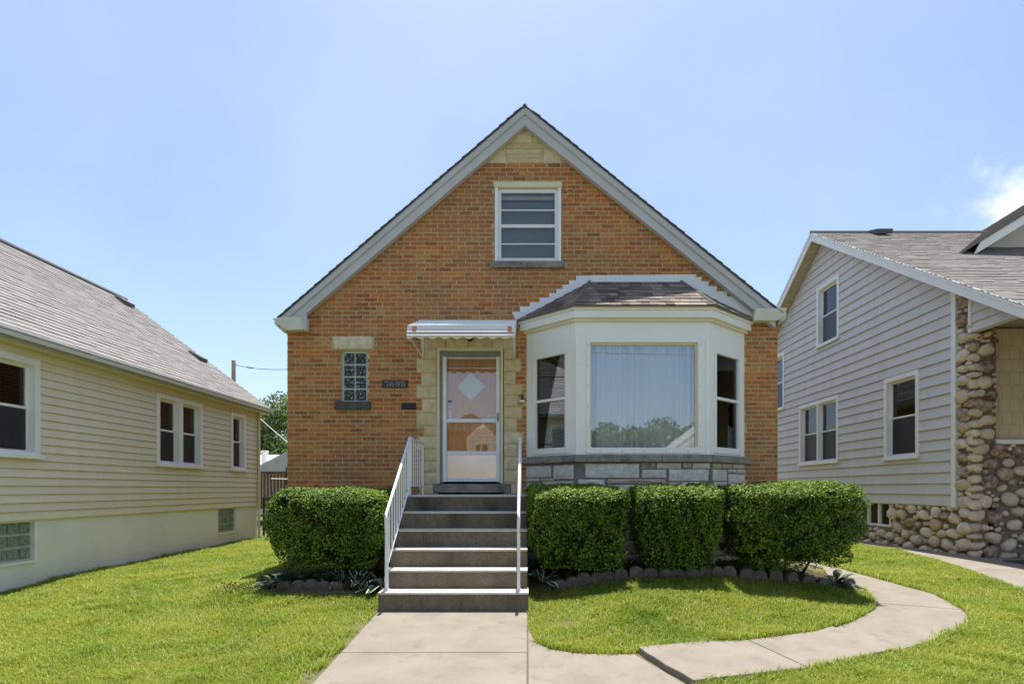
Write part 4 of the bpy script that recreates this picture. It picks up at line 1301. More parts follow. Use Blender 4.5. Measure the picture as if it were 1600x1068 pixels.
# backing wall by bands
mb = MB(RW)
hs = [inset(h) for h in winsR]
vs = sorted({SB2 - .02, 4.9, *[h[2] for h in hs], *[h[3] for h in hs], *[4.9 + .3 * i for i in range(11)]})
for a, b in zip(vs[:-1], vs[1:]):
    if b > RZW: continue
    l0, r0 = max(FY0, RYR - (RZW - a) / RSL), min(20.2, RYR + (RZW - a) / RSL)
    l1, r1 = max(FY0, RYR - (RZW - b) / RSL), min(20.2, RYR + (RZW - b) / RSL)
    x0, x1 = l0, l1
    for h in sorted(hs) + [None]:
        if h and not (h[2] < (a + b) / 2 < h[3]): continue
        e0, e1 = (h[0], h[0]) if h else (r0, r1)
        mb.poly([(x0, a), (e0, a), (e1, b), (x1, b)], -.2, -.001)
        if h: x0 = x1 = h[1]
mb.build('wall', m_sidR, rh)
siding(RW, rh, m_sidR, lambda v: max(FY0, RYR - (RZW - v) / RSL), lambda v: min(20.2, RYR + (RZW - v) / RSL), SB2, RZW - .05, .2075, winsR, .45, lip=.036, gap=.016)
MB(RW).box(FY0 - .08, FY0 + .03, -.02, .045, SB2 - .03, rz(FY0) - .02).build('corner_board', m_white, rh, bevel=.004)
for i, h in enumerate(winsR):
    dh_window(rh, RW, *h, casing=.095, cols=2 if i == 2 else 1, recess=.09, w_out=.035, back=('curtain', 'curtain2', 'curtain2', 'curtain2')[i], split=.5, mull=.07)
# basement window
MBf = MB(RW); a, b, c, d = base_win
MBf.box(a, a + .05, -.12, -.02, c, d); MBf.box(b - .05, b, -.12, -.02, c, d); MBf.box(a + .05, b - .05, -.12, -.02, c, c + .05); MBf.box((a + b) / 2 - .025, (a + b) / 2 + .025, -.12, -.02, c + .05, d)
bwin = MBf.build('basement_window', m_white, rh, bevel=.003)
MB(RW).box(a + .05, b - .05, -.08, -.075, c + .05, d).build('pane', m_glass, bwin)
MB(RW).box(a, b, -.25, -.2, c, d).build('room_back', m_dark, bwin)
curtain(bwin, RW, a + .05, b - .05, c, d, -.13, m_curtain)
# foundation (mortar) behind cobbles
mb = MB(RW); holes_wall(mb, RYC + .03, 20.2, -.1, SB2 - .001, [(a, b, c, SB2 + .5)], -.3, -.03); mb.build('foundation', m_cobmort, rh)
FWR = ((0, RYC, 0), (1, 0, 0), (0, -1, 0))
PT = 4.30
mb = MB(RW); mb.poly([(RYC + .03, SB2), (FY0 - .081, SB2), (FY0 - .081, rz(FY0 - .08) - .03), (RYC + .03, rz(RYC) - .03)], -.44, -.03); mb.build('pier', m_cobmort, rh)
mb = MB(FWR); mb.box(RXW + .44, 13.5, -.3, -.03, -.1, 2.17); mb.build('porch_wall', m_cobmort, rh)
# cobbles
def ico():
    t = (1 + 5 ** .5) / 2
    v = [(-1, t, 0), (1, t, 0), (-1, -t, 0), (1, -t, 0), (0, -1, t), (0, 1, t), (0, -1, -t), (0, 1, -t), (t, 0, -1), (t, 0, 1), (-t, 0, -1), (-t, 0, 1)]
    f = [(0, 11, 5), (0, 5, 1), (0, 1, 7), (0, 7, 10), (0, 10, 11), (1, 5, 9), (5, 11, 4), (11, 10, 2), (10, 7, 6), (7, 1, 8), (3, 9, 4), (3, 4, 2), (3, 2, 6), (3, 6, 8), (3, 8, 9), (4, 9, 5), (2, 4, 11), (6, 2, 10), (8, 6, 7), (9, 8, 1)]
    v = [Vector(p).normalized() for p in v]
    c = {}
    nf = []
    def mid(i, j):
        k = (min(i, j), max(i, j))
        if k not in c:
            v.append(((v[i] + v[j]) / 2).normalized()); c[k] = len(v) - 1
        return c[k]
    for a, b, d in f:
        x, y, z = mid(a, b), mid(b, d), mid(d, a)
        nf += [(a, x, z), (b, y, x), (d, z, y), (x, y, z)]
    return v, nf
iv, if_ = ico()
CT = [i / 13 for i in range(14)]
cobU = []
for s in range(7):
    r = np.random.default_rng(50 + s)
    d1 = r.normal(size=(4, 3)); amp = r.uniform(.06, .14, 4)
    vv = []
    for p in iv:
        k = 1 + sum(amp[i] * math.sin(2.2 * float(np.dot(d1[i], p)) + i) for i in range(4))
        q = p * k
        # blocky rounding
        q = Vector([math.copysign(abs(t) ** .92, t) for t in q])
        vv.append(tuple(q))
    cobU.append(Unit('stone', vv, if_, m_cob, CT, smooth=True))
def cobble(frame, test, bbox, dark=.12, n=2600, rmax=.118, rmin=.045, asp=1.15):
    o, U, W = [Vector(q) for q in frame]
    placed = []
    out = []
    cand = sorted(np.concatenate([rng.uniform(.08, rmax, n // 3), rng.uniform(rmin, .085, n // 3), rng.uniform(.028, .05, n // 2)]), reverse=True)
    P = np.zeros((0, 3))
    for r in cand:
        u, v = rng.uniform(bbox[0], bbox[1]), rng.uniform(bbox[2], bbox[3])
        if not test(u, v, r): continue
        if len(P):
            dd = np.hypot((P[:, 0] - u) / asp, P[:, 1] - v)
            if np.any(dd < (P[:, 2] + r) * .97): continue
        P = np.vstack([P, (u, v, r)])
        un = random.choice(cobU)
        x = random.random()
        k = random.choice([0, 1]) if x < dark * .6 else random.choice([2, 3]) if x < dark else random.choice([5, 6, 7, 8, 9, 10, 8, 9, 12, 11])
        th = rng.uniform(-.45, .45)
        Uu = U * math.cos(th) + Vector((0, 0, math.sin(th))); Vv = Vector((0, 0, math.cos(th))) - U * math.sin(th)
        dep = min(.10, r * .95)
        out.append((un, mat_from(o + U * u + Vector((0, 0, v)) - W * .004, Uu * r * asp * rng.uniform(.95, 1.08), W * dep, Vv * r * rng.uniform(.82, 1.0)), k))
    return out
pcs = []
gcorner = gz(7.7, 10.3)
pcs += cobble(RW, lambda u, v, r: v - r > .0 and v + r < SB2 + .02 and (u + r < base_win[0] or u - r > base_win[1] or v + r < base_win[2]) and u + r < 15, (RYC + .1, 14.8, .02, SB2), .1, 4200)
pcs += cobble(RW, lambda u, v, r: u + r * 1.0 < FY0 - .06 and v + r < rz(u) - .05 and u - r > RYC + .02, (RYC + .05, FY0 - .1, SB2, 4.95), .28, 1800, rmax=.12)
pcs += cobble(FWR, lambda u, v, r: v - r > .05 and (u + r * 1.1 < RXW + .46 or v + r < 2.19) and u - r > RXW + .05 and v + r < PT + .3, (RXW + .12, 12.2, .08, 4.5), .3, 9000, rmax=.125)
# stacked corner stones
z = .16
while z < 4.35:
    h = random.uniform(.05, .095)
    un = random.choice(cobU)
    wu = random.uniform(.09, .135)
    pcs.append((un, mat_from((RXW + wu * .72, RYC + .055, z + h), (wu, 0, .02 * random.uniform(-1, 1)), (0, -.11, 0), (0, 0, h * .96)), random.choice([7, 8, 9, 10, 8, 9, 5, 3, 12])))
    z += 2 * h + .012
emit('stone', 'cobblework', pcs, rh)
# porch: recessed wall, sill, beam, ceiling, roof over
mb = MB(FWR); mb.box(RXW + .44, 13.5, -.32, -.22, 2.25, 4.25); pw = mb.build('porch_panel', m_tanpanel, rh)
for i in range(9):
    for j in range(8):
        x = RXW + .45 + i * .19 + (j % 2) * .06; zz_ = 2.3 + j * .235
        MB(FWR).box(x, min(x + .184, 9.75), -.2195, -.208, zz_, zz_ + .23).build('shake', m_tanpanel, pw)
MB(FWR).box(9.0, 9.08, -.207, -.17, 2.25, 3.75).build('trim', m_white, pw)
MB(FWR).box(9.08, 10.2, -.207, -.17, 3.67, 3.75).build('trim', m_white, pw)
MB(FWR).box(9.08, 10.2, -.205, -.2, 2.25, 3.67).build('pane', m_glass, pw)
MB(FWR).box(RXW + .42, 13.5, -.22, .02, 2.172, 2.25).build('porch_sill', m_white, rh, bevel=.006)
# small siding gable end over the porch opening (x = wall plane, in front of the pier)
mb = MB(RW)
zbm = 4.12
mb.poly([(RYC + .02, 4.13), (RYC + .02, rz(RYC) - .02), (7.6, rz(7.6) - .02 if rz(7.6) > 4.13 else 4.15), (7.6, 4.13)] if rz(7.6) > 4.14 else [(RYC + .02, 4.13), (RYC + .02, rz(RYC) - .02), (RYR - (RZW - 4.15) / RSL, 4.13)], -.12, -.001)
mb.build('beam', m_sidR, rh)
siding(RW, rh, m_sidR, lambda v: RYR - (RZW - v) / RSL + .03, lambda v: RYC + .0, 4.13, 4.6, .16, [], 0, lip=.03, gap=.013)
MB(RW).box(RYC + .0, RYC + .06, -.02, .03, 4.13, rz(RYC) - .02).build('corner_board', m_white, rh)
mb = MB(((0, 0, 0), (0, 1, 0), (1, 0, 0)))
zc_ = lambda y: 8.14 - .61 * (15.16 - y) - .24
mb.poly([(7.0, zc_(7.0)), (RYC + .3, zc_(RYC + .3)), (RYC + .3, zc_(RYC + .3) + .02), (7.0, zc_(7.0) + .02)], RXW + .13, 13.5); mb.build('porch_ceiling', m_redwood, rh)
# main roof
XRK = 7.48
TOP = 8.14
EYF = 6.9
mb = MB(((0, 0, 0), (0, 1, 0), (1, 0, 0)))
Zt = lambda y: TOP - RSL * abs(y - RYR)
mb.poly([(EYF, Zt(EYF) - .03), (RYR, TOP - .03), (RYR, TOP - .20), (EYF, Zt(EYF) - .2)], XRK + .012, 18.0)
mb.poly([(20.9, Zt(20.9) - .03), (RYR, TOP - .03), (RYR, TOP - .20), (20.9, Zt(20.9) - .2)], XRK + .012, 18.0)
mb.build('roof', m_roofR, rh)
for ya, yb in ((EYF, RYR), (20.9, RYR)):
    fr_ = ((0, 0, 0), (0, 1, 0), (1, 0, 0))
    MB(fr_).poly([(ya, Zt(ya) - .03), (yb, Zt(yb) - .03), (yb, Zt(yb) - .24), (ya, Zt(ya) - .24)], XRK - .012, XRK + .010).build('rake_board', m_white, rh, bevel=.004)
    MB(fr_).poly([(ya, Zt(ya) - .018), (yb, Zt(yb) - .018), (yb, Zt(yb) - .08), (ya, Zt(ya) - .08)], XRK - .03, XRK - .0125).build('drip_edge', m_white, rh, bevel=.003)
    # soffit: narrow boards across
    n = 46
    for i in range(n):
        y0, y1 = ya + (yb - ya) * i / n, ya + (yb - ya) * (i + .93) / n
        if max(y0, y1) < 9.8: continue
        MB(fr_).poly([(y0, Zt(y0) - .202), (y1, Zt(y1) - .202), (y1, Zt(y1) - .218), (y0, Zt(y0) - .218)], XRK + .0105, RXW + .03).build('soffit_board', m_soffit, rh)
shR = shingle_unit('shingle', m_roofR, ST)
S = Vector((0, RYR - EYF, TOP - Zt(EYF))).normalized()
nr = int(math.hypot(RYR - EYF, TOP - Zt(EYF)) / .14)
pcs = shingle_plane(shR, (XRK - .03, EYF, Zt(EYF) - .03), (1, 0, 0), S, 1, nr, .14, lambda s: (0, 10.5), lens=(.2, .42))
pcs += shingle_plane(shR, (XRK - .03, 20.9, Zt(20.9) - .03), (1, 0, 0), Vector((0, -S.y, S.z)), 1, int((20.9 - RYR) * math.hypot(1, RSL) / .14), .14, lambda s: (0, 10.5), lens=(1., 1.4))
def rkey(p):
    c = p[1].translation
    px = VPX + F * c.x / max(c.y, .1)
    return (1000 if px > 1600 or c.y > RYR else 0) + (c - Vector((0, 0, CAMZ))).length
emit('shingle', 'shingle_roofing', pcs, rh, key=rkey)
MB().tube([(XRK - .03, RYR, TOP - .01), (18.0, RYR, TOP - .01)], .045, 8).build('ridge_cap', m_roofR, rh)
vx = PX(1361, 0, 15)[0]; vx1 = PX(1385, 0, 15)[0]
mb = MB(); mb.hexa([(vx, 14.75, 7.92), (vx1, 14.75, 7.92), (vx1, 15.1, 8.1), (vx, 15.1, 8.1), (vx, 14.72, 8.03), (vx1, 14.72, 8.03), (vx1, 15.1, 8.15), (vx, 15.1, 8.15)]); mb.build('roof_vent', m_vent, rh)
# dormer
DS = .615; DX0, DZ0, DYF, DYB = 9.38, 6.53, 12.4, 17.0
DA = 15.4
dz = lambda x: DZ0 + DS * (x - DX0)
mb = MB(); mb.poly([(DX0, DZ0 - .06), (DA, dz(DA) - .06), (DA, dz(DA) - .03), (DX0, DZ0 - .03)], DYF, DYB)
mb.poly([(2 * DA - DX0, DZ0 - .06), (DA, dz(DA) - .06), (DA, dz(DA) - .03), (2 * DA - DX0, DZ0 - .03)], DYF, DYB)
dorm = mb.build('dormer', m_roofR, rh)
pcs = shingle_plane(shR, (DX0, DYF - .02, DZ0 - .03), (0, 1, 0), (1, 0, DS), 1, int((DA - DX0) * math.hypot(1, DS) / .14), .14, lambda s: (0, DYB - DYF), lens=(.25, .45))
emit('shingle', 'shingle_roofing', pcs, dorm, nmax=200)
mb = MB(); mb.poly([(DX0 + .25, dz(DX0 + .25) - .26), (DA, dz(DA) - .26), (DA, dz(DA) - .06), (DX0 + .4, dz(DX0 + .4) - .06)], DYF + .03, DYF + .05); mb.build('rake_board', m_white, dorm)
mb = MB(); mb.poly([(DX0 + .5, dz(DX0 + .5) - .3), (DA, dz(DA) - .3), (DA, 6.0), (DX0 + .5, 6.0)], DYF + .75, DYF + .85); mb.build('dormer_wall', m_sidR, dorm)
mb = MB(); mb.poly([(DX0 + .3, dz(DX0 + .3) - .26), (DA, dz(DA) - .26), (DA, dz(DA) - .24), (DX0 + .3, dz(DX0 + .3) - .24)], DYF + .05, DYF + .75); mb.build('dormer_soffit', m_soffit, dorm)
# remaining walls
mb = MB(); mb.box(15.2, 15.4, RYC, 20.2, -.1, 4.8); mb.box(RXW + .2, 15.2, 20.0, 20.2, -.1, 4.8); mb.box(RXW + .44, 15.2, RYC + .35, RYC + .4, -.1, 4.9); mb.build('wall', m_sidR, rh)
# doormat on the right
mp = thing('doormat', 'dark rubber doormat on the pavement before the cobblestone wall', 'mat', (7.9, 9.2, gz(7.9, 9.2)))
pts = [(7.78, 9.05), (8.6, 9.05), (8.6, 9.45), (7.78, 9.45)]
MB().slab(pts, [gz(*p) + .014 for p in pts], [gz(*p) + .03 for p in pts]).build('mat_body', m_mat, mp, bevel=.01)

# ------------------------------------------------------------------ hedges
def hedge(label, x0, x1, y0, y1, z0, z1, n, rad=.16, taper=.30, seed=0, lean=0.0):
    r = np.random.default_rng(seed)
    t = thing('hedge', label, 'hedge', ((x0 + x1) / 2, (y0 + y1) / 2, gz((x0 + x1) / 2, (y0 + y1) / 2)), 'clipped hedges in front of the brick house')
    c = np.array([(x0 + x1) / 2, (y0 + y1) / 2, (z0 + z1) / 2]); h = np.array([(x1 - x0) / 2, (y1 - y0) / 2, (z1 - z0) / 2])
    pts = []; nor = []; dep = []
    got = 0
    lump = r.normal(size=(6, 3)) * 5.5; ph = r.uniform(0, 6.28, 6)
    def sdf(p):
        q = p.copy()
        zt = np.clip((h[2] - p[:, 2]) / (2 * h[2]), 0, 1)      # 0 top 1 bottom
        s = 1 - taper * np.clip((zt - .35) / .65, 0, 1) ** 1.6
        q[:, 0] /= s; q[:, 1] /= (s * .5 + .5)
        drop = .8 * np.clip(-h[1] + .40 - p[:, 1], 0, .45) ** 2
        q[:, 2] += drop
        a = np.abs(q) - h + rad
        d = np.linalg.norm(np.maximum(a, 0), axis=1) + np.minimum(a.max(1), 0) - rad
        d += .016 * np.sin(p @ lump[:3].T + ph[:3]).sum(1) + .012 * np.sin(p @ (lump[3:] * 2.2).T + ph[3:]).sum(1) * (1 + 1.5 * zt)
        return d
    while got < n:
        p = r.uniform(-1.08, 1.08, (n, 3)) * h
        d = sdf(p)
        thick = np.where(p[:, 2] > h[2] - .12, .05, .085)
        hole = np.sin(p @ (lump[:2] * 3.1).T + ph[2:4]).sum(1) * .5 + np.sin(p @ (lump[2:4] * 6.0).T + ph[:2]).sum(1) * .35
        dens = np.clip(1 - 1.1 * np.clip(hole - .1, 0, 1) * (p[:, 2] < h[2] - .1), .05, 1) * np.where(p[:, 2] + .0 > h[2] - .17, 1, .42)
        shoot = (r.uniform(size=n) < .05) & (d < .03)
        keep = ((d < .006) | shoot) & (d > -.3) & (r.uniform(size=n) < np.exp(np.minimum(d, 0) / thick) * dens)
        # ragged underside
        keep &= ~((p[:, 2] < -h[2] * .75) & (r.uniform(size=n) < .45))
        pts.append(p[keep]); dep.append(d[keep]); got += keep.sum()
    p = np.concatenate(pts)[:n]; d = np.concatenate(dep)[:n]
    e = .01
    g_ = np.stack([(sdf(p + np.eye(3)[k] * e) - sdf(p - np.eye(3)[k] * e)) for k in range(3)], 1)
    g_ /= np.linalg.norm(g_, axis=1, keepdims=True) + 1e-9
    # leaf blades face outward and upward, tilted at random
    nrm_ = g_ * (.75 + .5 * (p[:, 2:3] > h[2] - .14)) + np.array([0, 0, .3]) + r.normal(size=p.shape) * .55
    ax = np.cross(nrm_, r.normal(size=p.shape)); ax /= np.linalg.norm(ax, axis=1, keepdims=True) + 1e-9
    sd_ = np.cross(nrm_, ax); sd_ /= np.linalg.norm(sd_, axis=1, keepdims=True) + 1e-9
    L = r.uniform(.018, .038, (n, 1)); Wd = L * r.uniform(.26, .40, (n, 1))
    V = np.stack([p, p + ax * L * .5 + sd_ * Wd, p + ax * L, p + ax * L * .5 - sd_ * Wd], 1) + c
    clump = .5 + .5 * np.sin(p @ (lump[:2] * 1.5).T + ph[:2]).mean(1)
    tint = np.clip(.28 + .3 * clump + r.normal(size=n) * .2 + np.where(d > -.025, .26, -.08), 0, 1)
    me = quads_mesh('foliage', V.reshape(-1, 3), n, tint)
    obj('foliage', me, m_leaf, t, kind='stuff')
    # stems
    gx, gy = (x0 + x1) / 2, (y0 + y1) / 2 + .1
    for k in range(5):
        bx = gx + r.uniform(-.25, .25) * (x1 - x0); by = gy + r.uniform(-.15, .15)
        tx = gx + (bx - gx) * 2.2 + r.uniform(-.1, .1)
        MB().tube([(bx, by, gz(bx, by) - .03), ((bx + tx) / 2, by - .05, (z0 + gz(bx, by)) / 2 + .15), (tx, by + r.uniform(-.2, .1), z0 + .45)], .024, 6, r2=.01).build('branch', m_twig, t, smooth=True)
    mb = MB()
    for k in range(170):
        bx = gx + r.uniform(-.2, .2) * (x1 - x0); by = gy + r.uniform(-.2, .2) * (y1 - y0)
        ex, ey, ez = r.uniform(x0 + .06, x1 - .06), r.uniform(y0 + .03, y1 - .1) , r.uniform(z0 + .12, z1 - .06)
        if r.uniform() < .6: ey = y0 + .06 + .12 * max(0, (.5 * (z0 + z1) - ez) / (z1 - z0) )
        mb.tube([(bx, by, z0 + .1), ((bx + ex) / 2 + r.uniform(-.05, .05), (by + ey) / 2, (z0 + ez) / 2), (ex, ey, ez)], .009, 4, r2=.003)
    mb.build('twigs', m_twig, t, kind='stuff')
    return t
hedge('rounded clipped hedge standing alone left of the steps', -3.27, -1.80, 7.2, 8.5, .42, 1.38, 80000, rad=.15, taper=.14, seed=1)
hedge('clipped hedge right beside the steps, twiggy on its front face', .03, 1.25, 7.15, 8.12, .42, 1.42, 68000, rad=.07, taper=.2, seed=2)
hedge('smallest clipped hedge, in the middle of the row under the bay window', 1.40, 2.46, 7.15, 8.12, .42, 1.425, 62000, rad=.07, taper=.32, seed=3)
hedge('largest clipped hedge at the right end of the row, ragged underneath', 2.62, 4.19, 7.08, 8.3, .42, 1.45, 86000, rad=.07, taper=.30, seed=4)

# ------------------------------------------------------------------ edging stones
def scallop(x, y, ang, label, group, w=.17, h=.15):
    z = gz(x, y) - .03
    mb = MB()
    n = 7
    uv = [(-w / 2, 0)] + [(w / 2 * math.cos(math.pi * (1 - i / n)), h * .55 + h * .45 * math.sin(math.pi * i / n)) for i in range(n + 1)] + [(w / 2, 0)]
    mb.poly(uv, -.04, .04)
    o = mb.build('edging_stone', m_edge, bevel=.01, cat='edging stone', label=label, group=group)
    o.location = (x, y, z); o.rotation_euler = (random.uniform(-.12, .12), random.uniform(-.1, .1), ang + random.uniform(-.15, .15))
    s = random.uniform(.9, 1.15); o.scale = (s, 1, random.uniform(.9, 1.2))
    return o
px_e = np.array([874, 893.5, 912, 931, 950, 970, 995, 1016, 1037, 1058, 1079, 1099, 1118, 1138, 1166, 1187, 1210, 1236, 1261, 1285, 1306, 1324])
ORD = 'first second third fourth fifth sixth seventh eighth ninth tenth eleventh twelfth thirteenth fourteenth fifteenth sixteenth seventeenth eighteenth nineteenth twentieth twenty-first twenty-second'.split()
for qi, q in enumerate(px_e):
    # find the point on the bed line seen at that column
    best = None
    for (ax, ay), (bx, by) in zip(bedR_line[:-1], bedR_line[1:]):
        for t in np.linspace(0, 1, 20):
            x, y = ax + (bx - ax) * t, ay + (by - ay) * t
            e_ = abs(VPX + F * x / y - q)
            if best is None or e_ < best[0]: best = (e_, x, y, math.atan2(by - ay, bx - ax))
    _, x, y, an = best
    scallop(x, y - .02, an, ORD[qi] + ' round topped edging stone from the steps, in the curved right row', 'edging stones of the right bed')
for qi, q in enumerate((446, 466, 486, 505, 525)):
    y = 7.16; x = (q - VPX) * y / F
    scallop(x, y, 0, ORD[qi] + ' edging stone from the left end, below the lone left hedge', 'edging stones of the left bed')
te = thing('edging_timber', 'low weathered timber edging along the front of the left bed', 'edging', (-2.6, 7.05, gz(-2.6, 7.05)))
MB().slab([(-3.3, 7.03), (-1.9, 7.0), (-1.9, 7.06), (-3.3, 7.09)], gz(-2.6, 7.05) - .03, gz(-2.6, 7.05) + .03).build('timber_beam', m_timber, te, bevel=.008)

# ------------------------------------------------------------------ hostas
def hosta(x, y, label, nleaf, size, marg, seed, group=None):
    r = random.Random(seed)
    z = gz(x, y)
    t = thing('hosta', label, 'plant', (x, y, z), group)
    for k in range(nleaf):
        az = r.uniform(0, 2 * math.pi); el = r.uniform(.25, 1.1)
        L = size * r.uniform(.7, 1.15); Wd = L * r.uniform(.17, .24)
        d = Vector((math.cos(az), math.sin(az), 0))
        sd_ = Vector((-d.y, d.x, 0))
        pts = []
        n = 6
        base = Vector((x, y, z)) + d * .03
        mid = []
        for i in range(n + 1):
            s = i / n
            h = math.sin(el) * L * s * 1.3 - .85 * L * s * s * (1.15 - .5 * el)
            mid.append(base + d * (math.cos(el) * L * s * 1.2 + .12 * L * s) + Vector((0, 0, max(.02, h + .05))))
        wdt = [0.10, .22, .75, 1.0, .9, .55, .03]
        mb = MB(); mm = MB()
        for i in range(n + 1):
            w = Wd * wdt[i]; c = mid[i]
            up = Vector((0, 0, .25 * w))
            for f in (-1, -.72, 0, .72, 1):
                mb.v.append(tuple(c + sd_ * w * f + up * abs(f)))
        for i in range(n):
            for j in range(4):
                a = i * 5 + j
                q = (a, a + 1, a + 6, a + 5)
                if marg and j in (0, 3): mm.f.append(q); mm.t.append(.5)
                else: mb.f.append(q); mb.t.append(r.random())
        lf = mb.build('leaf', m_hosta, t, smooth=True)
        if marg:
            mm.v = list(mb.v); mm.build('margin', m_hostaw, lf, smooth=True)
    return t
hosta(-2.13, 7.28, 'white edged hosta in the left bed, in front of the lone hedge', 26, .26, True, 1)
hosta(-1.80, 7.20, 'white edged hosta tucked against the left side of the steps', 24, .26, True, 2)
hosta(-3.05, 7.32, 'dark green hosta at the left end of the left bed', 24, .26, False, 3)
hosta(-2.60, 7.36, 'dark green hosta behind the middle edging stones of the left bed', 18, .24, False, 4)
hosta(.20, 7.30, 'pale edged hosta at the right foot of the steps, in deep shade', 14, .24, True, 5)
hosta(4.10, 7.68, 'dark leafy hosta at the foot of the largest hedge beside the walkway', 22, .26, False, 6)
hosta(-2.38, 7.42, 'white edged hosta at the back of the left bed, under the lone hedge', 22, .24, True, 7)
hosta(-3.28, 7.5, 'small dark hosta at the left rear corner of the left bed', 18, .2, False, 8)
# low ground cover under the right hedges
def cover(name, poly, n, mat, size, seed):
    r = np.random.default_rng(seed)
    xs_ = np.array([p[0] for p in poly]); ys_ = np.array([p[1] for p in poly])
    x = r.uniform(xs_.min(), xs_.max(), n * 3); y = r.uniform(ys_.min(), ys_.max(), n * 3)
    k = pip(x, y, poly); x, y = x[k][:n], y[k][:n]
    n = len(x)
    z = ground(x, y) + r.uniform(0, .09, n)
    p = np.stack([x, y, z], 1)
    ax = r.normal(size=(n, 3)) * .6 + (0, -.2, .6); ax /= np.linalg.norm(ax, axis=1, keepdims=True)
    s = np.cross(ax, r.normal(size=(n, 3))); s /= np.linalg.norm(s, axis=1, keepdims=True)
    L = r.uniform(.6, 1.2, (n, 1)) * size
    V = np.stack([p, p + ax * L * .5 + s * L * .3, p + ax * L, p + ax * L * .5 - s * L * .3], 1)
    obj(name, quads_mesh(name, V.reshape(-1, 3), n, r.uniform(.1, .8, n)), mat, kind='stuff')
cover('ground_cover', [(.5, 7.36), (3.9, 7.55), (3.9, 8.2), (.5, 8.2)], 5000, m_leaf, .035, 3)
cover('ground_cover', [(-3.4, 7.25), (-1.75, 7.2), (-1.75, 8.2), (-3.4, 8.2)], 2500, m_leaf, .035, 13)
cover('leaf_litter', [(.05, 6.85), (.6, 7.0), (2.5, 7.3), (4.2, 7.65), (4.2, 7.8), (2.5, 7.5), (.05, 7.3)], 900, m_twig, .03, 5)
cover('leaf_litter', [(-3.9, 7.0), (-1.7, 6.95), (-1.7, 7.3), (-3.9, 7.4)], 900, m_twig, .03, 6)

